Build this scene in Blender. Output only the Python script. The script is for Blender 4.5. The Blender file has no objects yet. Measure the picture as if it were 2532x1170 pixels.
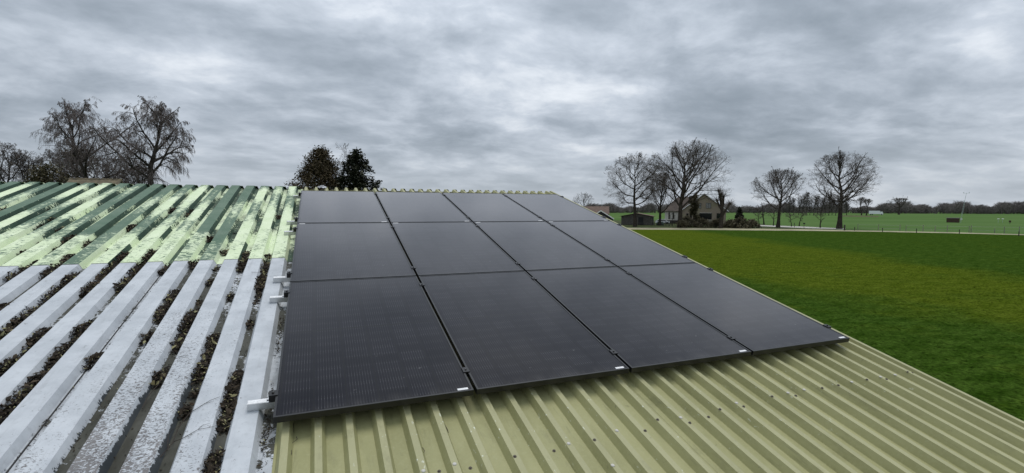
import bpy, math, random
import numpy as np
from mathutils import Vector, Matrix

scene = bpy.context.scene
col = scene.collection
R = math.radians

# ------------------------------------------------------------------ camera
HC = 4.6
FPX = 1215.546
RIGHT = Vector((0.93048940, -0.36630822, 0.00278604))
FWD = Vector((0.36586782, 0.92893966, -0.05667316))
UPC = Vector((0.01817178, 0.05375309, 0.99838890))
cam_data = bpy.data.cameras.new('camera')
cam_data.sensor_width = 36.0
cam_data.lens = FPX / 2532.0 * 36.0
cam_data.clip_start = 0.05
cam_data.clip_end = 9000.0
cam = bpy.data.objects.new('camera', cam_data)
col.objects.link(cam)
m = Matrix.Identity(4)
for i in range(3):
    m[i][0] = RIGHT[i]; m[i][1] = UPC[i]; m[i][2] = -FWD[i]
m[2][3] = HC
cam.matrix_world = m
scene.camera = cam

def view_dir(px, py):
    return FWD + RIGHT * ((px - 1266.0) / FPX) - UPC * ((py - 585.0) / FPX)
def gp(px, py):
    """ground point seen at a photograph pixel"""
    d = view_dir(px, py); k = -HC / d.z
    return Vector((d.x * k, d.y * k, 0.0))
def gd(px, depth):
    """ground point in the direction of a pixel column at a given distance"""
    d = view_dir(px, 516.0)
    return Vector((d.x * depth, d.y * depth, 0.0))
def face_rot(p):
    """z rotation that turns a thing's local -y towards the camera's place"""
    return -math.atan2(p.x, p.y)

# ------------------------------------------------------------------ sky, sun, exposure
SUN_AZ = 40.0     # degrees from +Y towards +X
SUN_EL = 78.0
world = bpy.data.worlds.new('World')
scene.world = world
world.use_nodes = True

SKY_A, SKY_B = (1.7, 0.4, 0.0), (7.2, 3.1, 2.0)
class NT:
    def __init__(self, tree): self.t = tree; self.n = tree.nodes; self.l = tree.links
    def add(self, typ, **kw):
        nd = self.n.new(typ)
        for k, v in kw.items(): setattr(nd, k, v)
        return nd
    def put(self, sock, v):
        if v is None: return
        if hasattr(v, 'is_output'): self.l.new(v, sock)
        else:
            if isinstance(v, (tuple, list)) and len(v) == 3 and sock.type == 'RGBA': v = (*v, 1)
            sock.default_value = v
    def m(self, op, a, b=None, c=None, clamp=False):
        nd = self.add('ShaderNodeMath', operation=op); nd.use_clamp = clamp
        for i, v in enumerate((a, b, c)): self.put(nd.inputs[i], v)
        return nd.outputs[0]
    def mix(self, f, a, b, mode='MIX'):
        nd = self.add('ShaderNodeMix', data_type='RGBA', blend_type=mode)
        self.put(nd.inputs['Factor'], f); self.put(nd.inputs[6], a); self.put(nd.inputs[7], b)
        return nd.outputs[2]
    def sstep(self, v, a, b, lo=0.0, hi=1.0):
        nd = self.add('ShaderNodeMapRange', interpolation_type='SMOOTHSTEP')
        self.put(nd.inputs[0], v); self.put(nd.inputs[1], a); self.put(nd.inputs[2], b)
        self.put(nd.inputs[3], lo); self.put(nd.inputs[4], hi)
        return nd.outputs[0]
    def noise(self, vec, scale, detail=4.0, rough=0.5, dist=0.0, dims='3D'):
        nd = self.add('ShaderNodeTexNoise', noise_dimensions=dims)
        self.put(nd.inputs['Vector'], vec); self.put(nd.inputs['Scale'], scale)
        self.put(nd.inputs['Detail'], detail); self.put(nd.inputs['Roughness'], rough)
        self.put(nd.inputs['Distortion'], dist)
        return nd.outputs['Fac']
    def mapping(self, vec, loc=(0, 0, 0), rot=(0, 0, 0), scale=(1, 1, 1)):
        nd = self.add('ShaderNodeMapping')
        self.put(nd.inputs[0], vec); nd.inputs[1].default_value = loc
        nd.inputs[2].default_value = rot; nd.inputs[3].default_value = scale
        return nd.outputs[0]
    def xyz(self, v):
        nd = self.add('ShaderNodeSeparateXYZ'); self.put(nd.inputs[0], v); return nd.outputs
    def comb(self, x, y, z):
        nd = self.add('ShaderNodeCombineXYZ')
        for i, v in enumerate((x, y, z)): self.put(nd.inputs[i], v)
        return nd.outputs[0]
    def ramp(self, f, stops):
        nd = self.add('ShaderNodeValToRGB'); self.put(nd.inputs[0], f)
        e = nd.color_ramp.elements
        while len(e) < len(stops): e.new(0.5)
        for el, (p, c) in zip(e, stops): el.position = p; el.color = (*c, 1)
        return nd.outputs[0]
    def attr(self, name):
        return self.add('ShaderNodeAttribute', attribute_name=name).outputs['Fac']

w = NT(world.node_tree)
w.n.clear()
tc = w.add('ShaderNodeTexCoord').outputs['Generated']
dx, dy, dz = w.xyz(tc)
zc = w.m('MAXIMUM', dz, 0.0)
den = w.m('ADD', zc, 0.26)
cp = w.comb(w.m('DIVIDE', dx, den), w.m('DIVIDE', dy, den), 0.0)
def nvec(v, scale, amt, seed):
    nd = w.add('ShaderNodeTexNoise'); w.put(nd.inputs['Vector'], w.mapping(v, loc=seed)); nd.inputs['Scale'].default_value = scale; nd.inputs['Detail'].default_value = 3.0
    vm = w.add('ShaderNodeVectorMath', operation='MULTIPLY_ADD')
    w.put(vm.inputs[0], nd.outputs['Color']); vm.inputs[1].default_value = (amt, amt, 0); w.put(vm.inputs[2], v)
    return vm.outputs[0]
cpw = nvec(cp, 1.1, 0.34, (2.0, 5.0, 1.0))
n_big = w.noise(w.mapping(cpw, loc=SKY_A, rot=(0, 0, R(30)), scale=(0.85, 1.15, 1)), 1.15, 2.5, 0.5)
n_mid = w.noise(w.mapping(cpw, loc=SKY_B, rot=(0, 0, R(28)), scale=(0.85, 1.15, 1)), 3.0, 6.0, 0.55)
n_fin = w.noise(w.mapping(cpw, loc=(3.2, 9.1, 5.0), rot=(0, 0, R(28))), 8.0, 6.0, 0.6)
cl = w.m('ADD', w.m('ADD', w.m('MULTIPLY', n_big, 0.46), w.m('MULTIPLY', n_mid, 0.40)), w.m('MULTIPLY', n_fin, 0.14))
cl = w.sstep(cl, 0.31, 0.70)
# thin bright breaks come out where the layer is thinnest
ccol = w.ramp(cl, [(0.0, (0.245, 0.290, 0.340)), (0.35, (0.380, 0.432, 0.498)), (0.65, (0.540, 0.596, 0.672)), (1.0, (0.850, 0.890, 0.940))])
# near the horizon the deck evens out to a pale grey
hz = w.sstep(zc, 0.0, 0.16, 0.55, 0.0)
ccol = w.mix(hz, ccol, (0.535, 0.59, 0.655))
# an overcast deck is brighter overhead and, broadly, towards the hidden sun
lift = w.m('ADD', w.m('MULTIPLY', zc, 0.80), 0.95)
sdir = Vector((math.sin(R(SUN_AZ)) * math.cos(R(SUN_EL)), math.cos(R(SUN_AZ)) * math.cos(R(SUN_EL)), math.sin(R(SUN_EL))))
ccol = w.mix(1.0, ccol, w.comb(lift, lift, lift), 'MULTIPLY')
sky = w.add('ShaderNodeTexSky', sky_type='NISHITA')
sky.sun_disc = False
sky.sun_elevation = R(SUN_EL)
sky.sun_rotation = R(SUN_AZ)
bgs = w.add('ShaderNodeBackground'); w.put(bgs.inputs[0], sky.outputs[0]); bgs.inputs[1].default_value = 0.06
bgc = w.add('ShaderNodeBackground'); w.put(bgc.inputs[0], ccol); bgc.inputs[1].default_value = 1.0
mx = w.add('ShaderNodeMixShader'); mx.inputs[0].default_value = 0.93
w.l.new(bgs.outputs[0], mx.inputs[1]); w.l.new(bgc.outputs[0], mx.inputs[2])
wo = w.add('ShaderNodeOutputWorld'); w.l.new(mx.outputs[0], wo.inputs[0])

sun_data = bpy.data.lights.new('sun', 'SUN')
sun_data.energy = 1.5
sun_data.angle = R(28)
sun_data.color = (1.0, 0.97, 0.93)
sun = bpy.data.objects.new('sun', sun_data)
col.objects.link(sun)
sun.rotation_euler = (-sdir).to_track_quat('-Z', 'Y').to_euler()

scene.view_settings.view_transform = 'Standard'
scene.view_settings.look = 'None'
scene.view_settings.gamma = 1.0
scene.view_settings.exposure = 0.0
scene.render.engine = 'CYCLES'
scene.cycles.max_bounces = 6
scene.cycles.use_denoising = True

# ------------------------------------------------------------------ mesh helpers
class MB:
    def __init__(self): self.v = []; self.f = []
    def quad(self, a, b, c, d):
        n = len(self.v); self.v += [tuple(a), tuple(b), tuple(c), tuple(d)]; self.f.append((n, n + 1, n + 2, n + 3))
    def tri(self, a, b, c):
        n = len(self.v); self.v += [tuple(a), tuple(b), tuple(c)]; self.f.append((n, n + 1, n + 2))
    def poly(self, pts):
        n = len(self.v); self.v += [tuple(p) for p in pts]; self.f.append(tuple(range(n, n + len(pts))))
    def box(self, x0, x1, y0, y1, z0, z1):
        n = len(self.v)
        self.v += [(x0, y0, z0), (x1, y0, z0), (x1, y1, z0), (x0, y1, z0), (x0, y0, z1), (x1, y0, z1), (x1, y1, z1), (x0, y1, z1)]
        for q in ((0, 3, 2, 1), (4, 5, 6, 7), (0, 1, 5, 4), (1, 2, 6, 5), (2, 3, 7, 6), (3, 0, 4, 7)):
            self.f.append(tuple(n + i for i in q))
        return self
    def slab(self, pts, t):
        """closed plate: polygon pts pushed t along its normal"""
        pts = [Vector(p) for p in pts]
        nrm = (pts[1] - pts[0]).cross(pts[2] - pts[1]).normalized() * t
        n = len(self.v); k = len(pts)
        self.v += [tuple(p) for p in pts] + [tuple(p + nrm) for p in pts]
        self.f.append(tuple(n + i for i in reversed(range(k))))
        self.f.append(tuple(n + k + i for i in range(k)))
        for i in range(k):
            j = (i + 1) % k
            self.f.append((n + i, n + j, n + k + j, n + k + i))
        return self
    def tube(self, pts, rads, s=6, cap=True):
        pts = [Vector(p) for p in pts]
        n0 = len(self.v)
        for i, p in enumerate(pts):
            d = (pts[min(i + 1, len(pts) - 1)] - pts[max(i - 1, 0)]).normalized()
            a = d.cross(Vector((0.3, 0.9, 0.31))).normalized()
            if a.length < 0.5: a = d.cross(Vector((1, 0, 0))).normalized()
            b = d.cross(a)
            for j in range(s):
                t = 2 * math.pi * j / s
                self.v.append(tuple(p + (a * math.cos(t) + b * math.sin(t)) * rads[i]))
        for i in range(len(pts) - 1):
            for j in range(s):
                k = (j + 1) % s
                self.f.append((n0 + i * s + j, n0 + i * s + k, n0 + (i + 1) * s + k, n0 + (i + 1) * s + j))
        if cap:
            self.f.append(tuple(n0 + j for j in reversed(range(s))))
            e = n0 + (len(pts) - 1) * s
            self.f.append(tuple(e + j for j in range(s)))
        return self
    def lathe(self, prof, s=10, c=(0, 0, 0)):
        n0 = len(self.v)
        for r, z in prof:
            for j in range(s):
                t = 2 * math.pi * j / s
                self.v.append((c[0] + r * math.cos(t), c[1] + r * math.sin(t), c[2] + z))
        for i in range(len(prof) - 1):
            for j in range(s):
                k = (j + 1) % s
                self.f.append((n0 + i * s + j, n0 + i * s + k, n0 + (i + 1) * s + k, n0 + (i + 1) * s + j))
        self.f.append(tuple(n0 + j for j in reversed(range(s))))
        self.f.append(tuple(n0 + (len(prof) - 1) * s + j for j in range(s)))
        return self
    def mesh(self, name, mat, smooth=False):
        me = bpy.data.meshes.new(name)
        me.from_pydata(self.v, [], self.f)
        if mat: me.materials.append(mat)
        if smooth: me.polygons.foreach_set('use_smooth', [True] * len(me.polygons))
        me.update()
        return me
    def build(self, name, mat, parent=None, smooth=False):
        return link(name, self.mesh(name, mat, smooth), parent)

def link(name, me, parent=None):
    o = bpy.data.objects.new(name, me); col.objects.link(o)
    if parent: o.parent = parent
    return o
def np_mesh(name, V, F, mat, smooth=False):
    """V (n,3), F (m,k) with one k for all faces"""
    V = np.asarray(V, np.float32); F = np.asarray(F, np.int32); k = F.shape[1]
    me = bpy.data.meshes.new(name)
    me.vertices.add(len(V)); me.vertices.foreach_set('co', V.ravel())
    me.loops.add(F.size); me.loops.foreach_set('vertex_index', F.ravel())
    me.polygons.add(len(F))
    me.polygons.foreach_set('loop_start', np.arange(0, F.size, k, dtype=np.int32))
    try: me.polygons.foreach_set('loop_total', np.full(len(F), k, np.int32))
    except Exception: pass
    if smooth: me.polygons.foreach_set('use_smooth', np.ones(len(F), bool))
    if mat: me.materials.append(mat)
    me.update(calc_edges=True); me.validate()
    return me
def empty(name, loc=(0, 0, 0), rot=(0, 0, 0)):
    o = bpy.data.objects.new(name, None); col.objects.link(o)
    o.location = loc; o.rotation_euler = rot; o.empty_display_size = 0.2
    return o
def tag(o, label, cat, group=None, kind=None):
    o['label'] = label; o['category'] = cat
    if group: o['group'] = group
    if kind: o['kind'] = kind
    return o
def struct(o, label=None):
    o['kind'] = 'structure'
    if label: o['label'] = label
    return o

# ------------------------------------------------------------------ materials
def new_mat(name):
    mt = bpy.data.materials.new(name); mt.use_nodes = True
    t = NT(mt.node_tree)
    b = mt.node_tree.nodes['Principled BSDF']
    return mt, t, b
def simple(name, c, rough=0.7, metal=0.0, var=0.25, scale=6.0, bump=0.0, bscale=40.0, spec=0.5):
    mt, t, b = new_mat(name)
    oc = t.add('ShaderNodeTexCoord').outputs['Object']
    f = t.sstep(t.noise(oc, scale, 5, 0.6), 0.3, 0.7)
    lo = tuple(x * (1 - var) for x in c); hi = tuple(min(1, x * (1 + var)) for x in c)
    t.put(b.inputs['Base Color'], t.mix(f, lo, hi))
    b.inputs['Roughness'].default_value = rough; b.inputs['Metallic'].default_value = metal
    b.inputs['Specular IOR Level'].default_value = spec
    if bump:
        bp = t.add('ShaderNodeBump'); bp.inputs['Strength'].default_value = bump; bp.inputs['Distance'].default_value = 0.02
        t.put(bp.inputs['Height'], t.noise(oc, bscale, 5, 0.6)); t.put(b.inputs['Normal'], bp.outputs[0])
    return mt
def leafy(name, c1, c2, rough=0.7):
    """colour changes from one loose piece to the next"""
    mt, t, b = new_mat(name)
    g = t.add('ShaderNodeNewGeometry').outputs['Random Per Island']
    t.put(b.inputs['Base Color'], t.ramp(g, [(0.0, c1), (0.75, tuple((a + d) / 2 for a, d in zip(c1, c2))), (1.0, c2)]))
    b.inputs['Roughness'].default_value = rough; b.inputs['Specular IOR Level'].default_value = 0.2
    return mt

M = {}
M['bark'] = simple('bark', (0.045, 0.038, 0.030), 0.9, var=0.4, scale=3, spec=0.1)
M['twig'] = simple('twig', (0.120, 0.104, 0.094), 0.9, var=0.3, scale=0.6, spec=0.1)
M['birch_bark'] = simple('birch_bark', (0.060, 0.052, 0.045), 0.9, var=0.5, scale=4, spec=0.1)
M['birch_twig'] = simple('birch_twig', (0.190, 0.160, 0.150), 0.9, var=0.3, scale=0.8, spec=0.1)
M['far_twig'] = simple('far_twig', (0.160, 0.146, 0.138), 0.95, var=0.3, scale=0.05, spec=0.05)
M['brown_leaf'] = leafy('brown_leaf', (0.040, 0.033, 0.016), (0.105, 0.076, 0.040))
M['fir_needle'] = leafy('fir_needle', (0.020, 0.026, 0.016), (0.060, 0.060, 0.034))
M['shrub_leaf'] = leafy('shrub_leaf', (0.070, 0.062, 0.036), (0.170, 0.145, 0.088))
M['ivy_leaf'] = leafy('ivy_leaf', (0.045, 0.042, 0.021), (0.115, 0.096, 0.048))
M['litter'] = leafy('litter', (0.010, 0.008, 0.006), (0.062, 0.046, 0.029), 0.85)
M['litter_pale'] = leafy('litter_pale', (0.10, 0.085, 0.035), (0.42, 0.40, 0.22), 0.8)
M['stick'] = simple('stick', (0.034, 0.025, 0.019), 0.85, var=0.4, scale=30)
M['black_metal'] = simple('black_anodised', (0.009, 0.009, 0.010), 0.33, var=0.2, spec=0.5)
M['alu'] = simple('bare_aluminium', (0.62, 0.63, 0.64), 0.38, metal=0.8, var=0.06, scale=20)
M['white'] = simple('white_paint', (0.74, 0.74, 0.72), 0.6, var=0.08, scale=2)
M['white_plaster'] = simple('white_plaster', (0.52, 0.50, 0.45), 0.85, var=0.12, scale=1.2)
M['dark_glass'] = simple('dark_glass', (0.010, 0.011, 0.012), 0.08, var=0.1)
M['pale_curtain_glass'] = simple('curtained_glass', (0.20, 0.20, 0.19), 0.15, var=0.25, scale=2)
M['dark_wood'] = simple('dark_stained_wood', (0.045, 0.040, 0.034), 0.85, var=0.35, scale=2.0)
M['grey_wood'] = simple('weathered_wood', (0.16, 0.15, 0.125), 0.9, var=0.3, scale=4)
M['shed_wood'] = simple('shed_board', (0.105, 0.097, 0.084), 0.9, var=0.3, scale=3)
M['brown_wood'] = simple('brown_wood', (0.060, 0.036, 0.024), 0.85, var=0.3, scale=3)
M['post_wood'] = simple('fence_wood', (0.20, 0.21, 0.15), 0.9, var=0.25, scale=5)
M['wire'] = simple('fence_wire', (0.30, 0.32, 0.26), 0.5, metal=0.3, var=0.1)
M['mast'] = simple('galvanised_mast', (0.42, 0.50, 0.48), 0.5, metal=0.3, var=0.1)
M['roof_tile'] = simple('brown_roof_tiles', (0.062, 0.045, 0.034), 0.8, var=0.3, scale=1.2, bump=0.3, bscale=6)
M['red_tile'] = simple('reddish_roof_tiles', (0.105, 0.066, 0.048), 0.8, var=0.25, scale=1.5, bump=0.3, bscale=6)
M['mossy_tile'] = simple('mossy_roof_tiles', (0.120, 0.098, 0.060), 0.9, var=0.4, scale=3.0, bump=0.3, bscale=8)
M['rust_sheet'] = simple('rusty_sheet', (0.120, 0.078, 0.055), 0.85, var=0.35, scale=1.5)
M['concrete'] = simple('pale_concrete', (0.40, 0.38, 0.30), 0.9, var=0.2, scale=0.6)
M['wall_clad'] = simple('barn_cladding', (0.20, 0.20, 0.13), 0.7, var=0.15, scale=1.5)
M['car_paint'] = simple('white_car_paint', (0.78, 0.80, 0.82), 0.25, var=0.03)
M['rubber'] = simple('rubber', (0.02, 0.02, 0.02), 0.8, var=0.2)
M['rag'] = simple('faded_cloth', (0.50, 0.50, 0.52), 0.9, var=0.5, scale=25)
M['green_plastic'] = simple('green_cover', (0.060, 0.110, 0.085), 0.6, var=0.3, scale=3)

def brick_mat():
    mt, t, b = new_mat('pale_brick')
    oc = t.add('ShaderNodeTexCoord').outputs['Object']
    x, y, z = t.xyz(oc)
    v = t.comb(t.m('ADD', x, y), z, 0)
    br = t.add('ShaderNodeTexBrick'); t.put(br.inputs['Vector'], v)
    br.inputs['Scale'].default_value = 1.0
    br.inputs['Brick Width'].default_value = 0.22; br.inputs['Row Height'].default_value = 0.065
    br.inputs['Mortar Size'].default_value = 0.008
    br.inputs['Color1'].default_value = (0.265, 0.20, 0.145, 1); br.inputs['Color2'].default_value = (0.195, 0.15, 0.110, 1)
    br.inputs['Mortar'].default_value = (0.32, 0.29, 0.24, 1)
    f = t.sstep(t.noise(oc, 0.45, 4, 0.6), 0.4, 0.65)
    t.put(b.inputs['Base Color'], t.mix(t.m('MULTIPLY', f, 0.5), br.outputs[0], (0.22, 0.22, 0.12)))
    b.inputs['Roughness'].default_value = 0.9
    return mt
M['brick'] = brick_mat()

def meadow_mat():
    mt, t, b = new_mat('meadow_grass')
    gpos = t.add('ShaderNodeNewGeometry').outputs['Position']
    x, y, z = t.xyz(gpos)
    warp = t.m('MULTIPLY', t.m('SUBTRACT', t.noise(gpos, 0.10, 5, 0.6), 0.5), 11.0)
    xe = t.m('ADD', x, warp)
    lo = t.sstep(xe, 23.5, 28.0)
    edge = t.m('SUBTRACT', t.m('ADD', t.m('MULTIPLY', y, 0.47), 36.0), xe)
    band = t.m('MULTIPLY', lo, t.sstep(edge, -3.0, 4.0))
    fine = t.noise(gpos, 7.0, 6, 0.7)
    med = t.noise(t.mapping(gpos, rot=(0, 0, R(48)), scale=(0.55, 1.2, 1)), 1.5, 6, 0.72)
    g = t.mix(t.sstep(med, 0.3, 0.7), (0.019, 0.044, 0.004), (0.048, 0.088, 0.013))
    ylw = t.mix(t.sstep(med, 0.3, 0.7), (0.046, 0.071, 0.005), (0.083, 0.112, 0.012))
    patch = t.m('MULTIPLY', t.sstep(t.noise(gpos, 0.45, 5, 0.65), 0.52, 0.75), 0.45)
    c = t.mix(t.m('MULTIPLY', band, t.sstep(t.noise(gpos, 0.22, 5, 0.65), 0.30, 0.50, 0.62, 1.0)), t.mix(patch, g, ylw), ylw)
    fr = t.sstep(fine, 0.3, 0.7, 0.5, 1.5)
    c = t.mix(1.0, c, t.comb(fr, fr, fr), 'MULTIPLY')
    t.put(b.inputs['Base Color'], c)
    b.inputs['Roughness'].default_value = 0.95; b.inputs['Specular IOR Level'].default_value = 0.0
    bp = t.add('ShaderNodeBump'); bp.inputs['Strength'].default_value = 0.9; bp.inputs['Distance'].default_value = 0.10
    t.put(bp.inputs['Height'], t.m('ADD', fine, t.m('MULTIPLY', med, 1.5))); t.put(b.inputs['Normal'], bp.outputs[0])
    return mt
def field_mat():
    mt, t, b = new_mat('far_pasture')
    gpos = t.add('ShaderNodeNewGeometry').outputs['Position']
    f1 = t.sstep(t.noise(gpos, 0.02, 5, 0.6), 0.3, 0.7)
    f2 = t.sstep(t.noise(gpos, 0.35, 5, 0.65), 0.3, 0.7)
    c = t.mix(f1, (0.072, 0.130, 0.040), (0.098, 0.160, 0.056))
    c = t.mix(t.m('MULTIPLY', f2, 0.35), c, (0.082, 0.128, 0.045))
    t.put(b.inputs['Base Color'], c)
    b.inputs['Roughness'].default_value = 0.95; b.inputs['Specular IOR Level'].default_value = 0.0
    return mt
M['meadow'] = meadow_mat()
M['field'] = field_mat()
M['lawn'] = simple('garden_lawn', (0.048, 0.062, 0.020), 0.95, var=0.45, scale=0.35, spec=0.1)
M['track'] = simple('sandy_track', (0.33, 0.30, 0.20), 0.95, var=0.30, scale=0.25, spec=0.1)
M['drive'] = simple('pale_driveway', (0.42, 0.41, 0.37), 0.9, var=0.12, scale=0.4, spec=0.1)
M['stubble'] = simple('brown_headland', (0.085, 0.080, 0.038), 0.95, var=0.35, scale=0.08, spec=0.1)

def paint_mat(name, kind):
    """old coated sheet: 'peel' (0..1) says how much of the coat has come off, ragged by noise"""
    mt, t, b = new_mat(name)
    oc = t.add('ShaderNodeTexCoord').outputs['Object']
    peel = t.attr('peel'); sec = t.attr('sec')
    u, v, n_ = t.xyz(oc)
    flat = t.comb(u, v, t.m('MULTIPLY', n_, 0.5))
    big = t.noise(t.mapping(flat, scale=(1.0, 0.45, 1.0)), 9.0, 5, 0.62)
    fin = t.noise(t.mapping(flat, scale=(0.6, 1.0, 1.0) if kind == 'grey' else (0.38, 1.25, 1.0)), 105.0 if kind == 'grey' else 55.0, 5, 0.68, 0.8)
    edg = t.noise(flat, 42.0, 6, 0.72, 0.5)
    crown = t.sstep(sec, 0.2, 0.6, 1.0, 0.0)
    # crowns wear in fine specks, flanks and pans lift off in large ragged flakes
    hc = t.m('ADD', t.m('MULTIPLY', big, 0.30 if kind == 'green' else 0.22), t.m('MULTIPLY', fin, 0.70 if kind == 'green' else 0.78))
    hf = t.m('ADD', t.m('MULTIPLY', big, 0.42), t.m('MULTIPLY', edg, 0.58))
    h = t.m('ADD', t.m('MULTIPLY', hc, crown), t.m('MULTIPLY', hf, t.m('SUBTRACT', 1.0, crown)))
    h = t.sstep(h, 0.22, 0.78)
    w_ = 0.02 if kind == 'grey' else 0.045
    off = t.sstep(t.m('SUBTRACT', peel, h), -w_, w_)     # 1 = coat gone
    blot = t.sstep(t.noise(flat, 5.0, 5, 0.6), 0.3, 0.7)
    dust = t.noise(flat, 24.0, 6, 0.65)
    if kind == 'grey':
        coat = t.mix(blot, (0.42, 0.445, 0.470), (0.53, 0.555, 0.580))
        coat = t.mix(t.m('MULTIPLY', t.sstep(dust, 0.5, 0.75), 0.40), coat, (0.33, 0.345, 0.36))
        strk = t.sstep(t.noise(t.mapping(flat, scale=(1, 0.10, 1)), 34.0, 5, 0.65), 0.52, 0.78)
        coat = t.mix(t.m('MULTIPLY', strk, 0.38), coat, (0.30, 0.305, 0.31))
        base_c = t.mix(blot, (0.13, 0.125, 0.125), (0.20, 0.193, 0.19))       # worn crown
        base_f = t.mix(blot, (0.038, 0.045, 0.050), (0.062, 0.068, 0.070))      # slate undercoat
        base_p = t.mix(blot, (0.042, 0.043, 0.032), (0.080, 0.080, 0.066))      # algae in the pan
    else:
        coat = t.mix(blot, (0.61, 0.71, 0.46), (0.70, 0.785, 0.55))
        coat = t.mix(t.m('MULTIPLY', t.sstep(dust, 0.55, 0.8), 0.25), coat, (0.46, 0.53, 0.38))
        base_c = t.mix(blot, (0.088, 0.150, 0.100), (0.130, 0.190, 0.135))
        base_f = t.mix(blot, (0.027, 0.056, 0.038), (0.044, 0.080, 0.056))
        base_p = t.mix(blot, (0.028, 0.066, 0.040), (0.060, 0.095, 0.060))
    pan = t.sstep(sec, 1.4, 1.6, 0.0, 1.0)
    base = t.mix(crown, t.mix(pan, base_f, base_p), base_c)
    c = t.mix(off, coat, base)
    # grime carried down the pans
    gr = t.m('MULTIPLY', pan, t.sstep(t.noise(t.mapping(flat, scale=(1, 0.3, 1)), 12.0, 5, 0.65), 0.42, 0.7))
    c = t.mix(t.m('MULTIPLY', gr, 0.55), c, (0.028, 0.026, 0.019))
    # moss and soot specks that settle where the coat is rough
    moss = t.m('MULTIPLY', t.sstep(t.noise(t.mapping(flat, scale=(1, 0.7, 1)), 30.0, 6, 0.75), 0.60, 0.70), t.sstep(t.noise(flat, 3.0, 4, 0.6), 0.40, 0.62))
    c = t.mix(t.m('MULTIPLY', moss, 0.75), c, (0.055, 0.052, 0.030))
    t.put(b.inputs['Base Color'], c)
    b.inputs['Roughness'].default_value = 0.62
    b.inputs['Specular IOR Level'].default_value = 0.2
    bp = t.add('ShaderNodeBump'); bp.inputs['Strength'].default_value = 0.5; bp.inputs['Distance'].default_value = 0.003
    t.put(bp.inputs['Height'], t.m('ADD', t.m('SUBTRACT', 1.0, off), t.m('MULTIPLY', dust, 0.25)))
    t.put(b.inputs['Normal'], bp.outputs[0])
    return mt
M['grey_paint'] = paint_mat('peeling_grey_coat', 'grey')
M['green_paint'] = paint_mat('peeling_green_coat', 'green')

def olive_mat():
    mt, t, b = new_mat('olive_sheet')
    oc = t.add('ShaderNodeTexCoord').outputs['Object']
    sec = t.attr('sec')
    u, v, n_ = t.xyz(oc)
    blot = t.sstep(t.noise(t.mapping(oc, scale=(1, 0.35, 1)), 3.2, 6, 0.62), 0.28, 0.72)
    fine = t.noise(oc, 60.0, 6, 0.65)
    c = t.mix(blot, (0.250, 0.246, 0.112), (0.335, 0.328, 0.162))
    c = t.mix(t.m('MULTIPLY', t.sstep(fine, 0.45, 0.75), 0.35), c, (0.38, 0.375, 0.210))
    crown = t.sstep(sec, 0.2, 0.6, 1.0, 0.0)
    c = t.mix(t.m('MULTIPLY', crown, 0.35), c, (0.39, 0.375, 0.240))
    # run-off dirt
    st = t.sstep(t.noise(t.mapping(oc, scale=(1, 0.12, 1)), 26.0, 5, 0.65), 0.56, 0.80)
    c = t.mix(t.m('MULTIPLY', st, 0.55), c, (0.125, 0.125, 0.062))
    sp = t.sstep(t.noise(oc, 17.0, 6, 0.7), 0.62, 0.76)
    c = t.mix(t.m('MULTIPLY', sp, 0.60), c, (0.13, 0.125, 0.068))
    sm = t.sstep(t.noise(t.mapping(oc, loc=(3, 1, 0), scale=(1, 0.5, 1)), 6.5, 6, 0.7), 0.56, 0.72)
    c = t.mix(t.m('MULTIPLY', sm, 0.38), c, (0.165, 0.160, 0.085))
    # coat chipped to white on the rib shoulders below the modules
    chip = t.sstep(t.noise(t.mapping(oc, scale=(1, 0.5, 1)), 55.0, 3, 0.5), 0.665, 0.69)
    where = t.m('MULTIPLY', t.attr('chip'), t.sstep(t.noise(oc, 4.0, 3, 0.5), 0.42, 0.56))
    c = t.mix(t.m('MULTIPLY', chip, where), c, (0.72, 0.76, 0.66))
    t.put(b.inputs['Base Color'], c)
    b.inputs['Roughness'].default_value = 0.55; b.inputs['Specular IOR Level'].default_value = 0.3
    bp = t.add('ShaderNodeBump'); bp.inputs['Strength'].default_value = 0.25; bp.inputs['Distance'].default_value = 0.003
    t.put(bp.inputs['Height'], t.m('ADD', fine, t.m('MULTIPLY', blot, 1.0))); t.put(b.inputs['Normal'], bp.outputs[0])
    return mt
M['olive'] = olive_mat()

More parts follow.
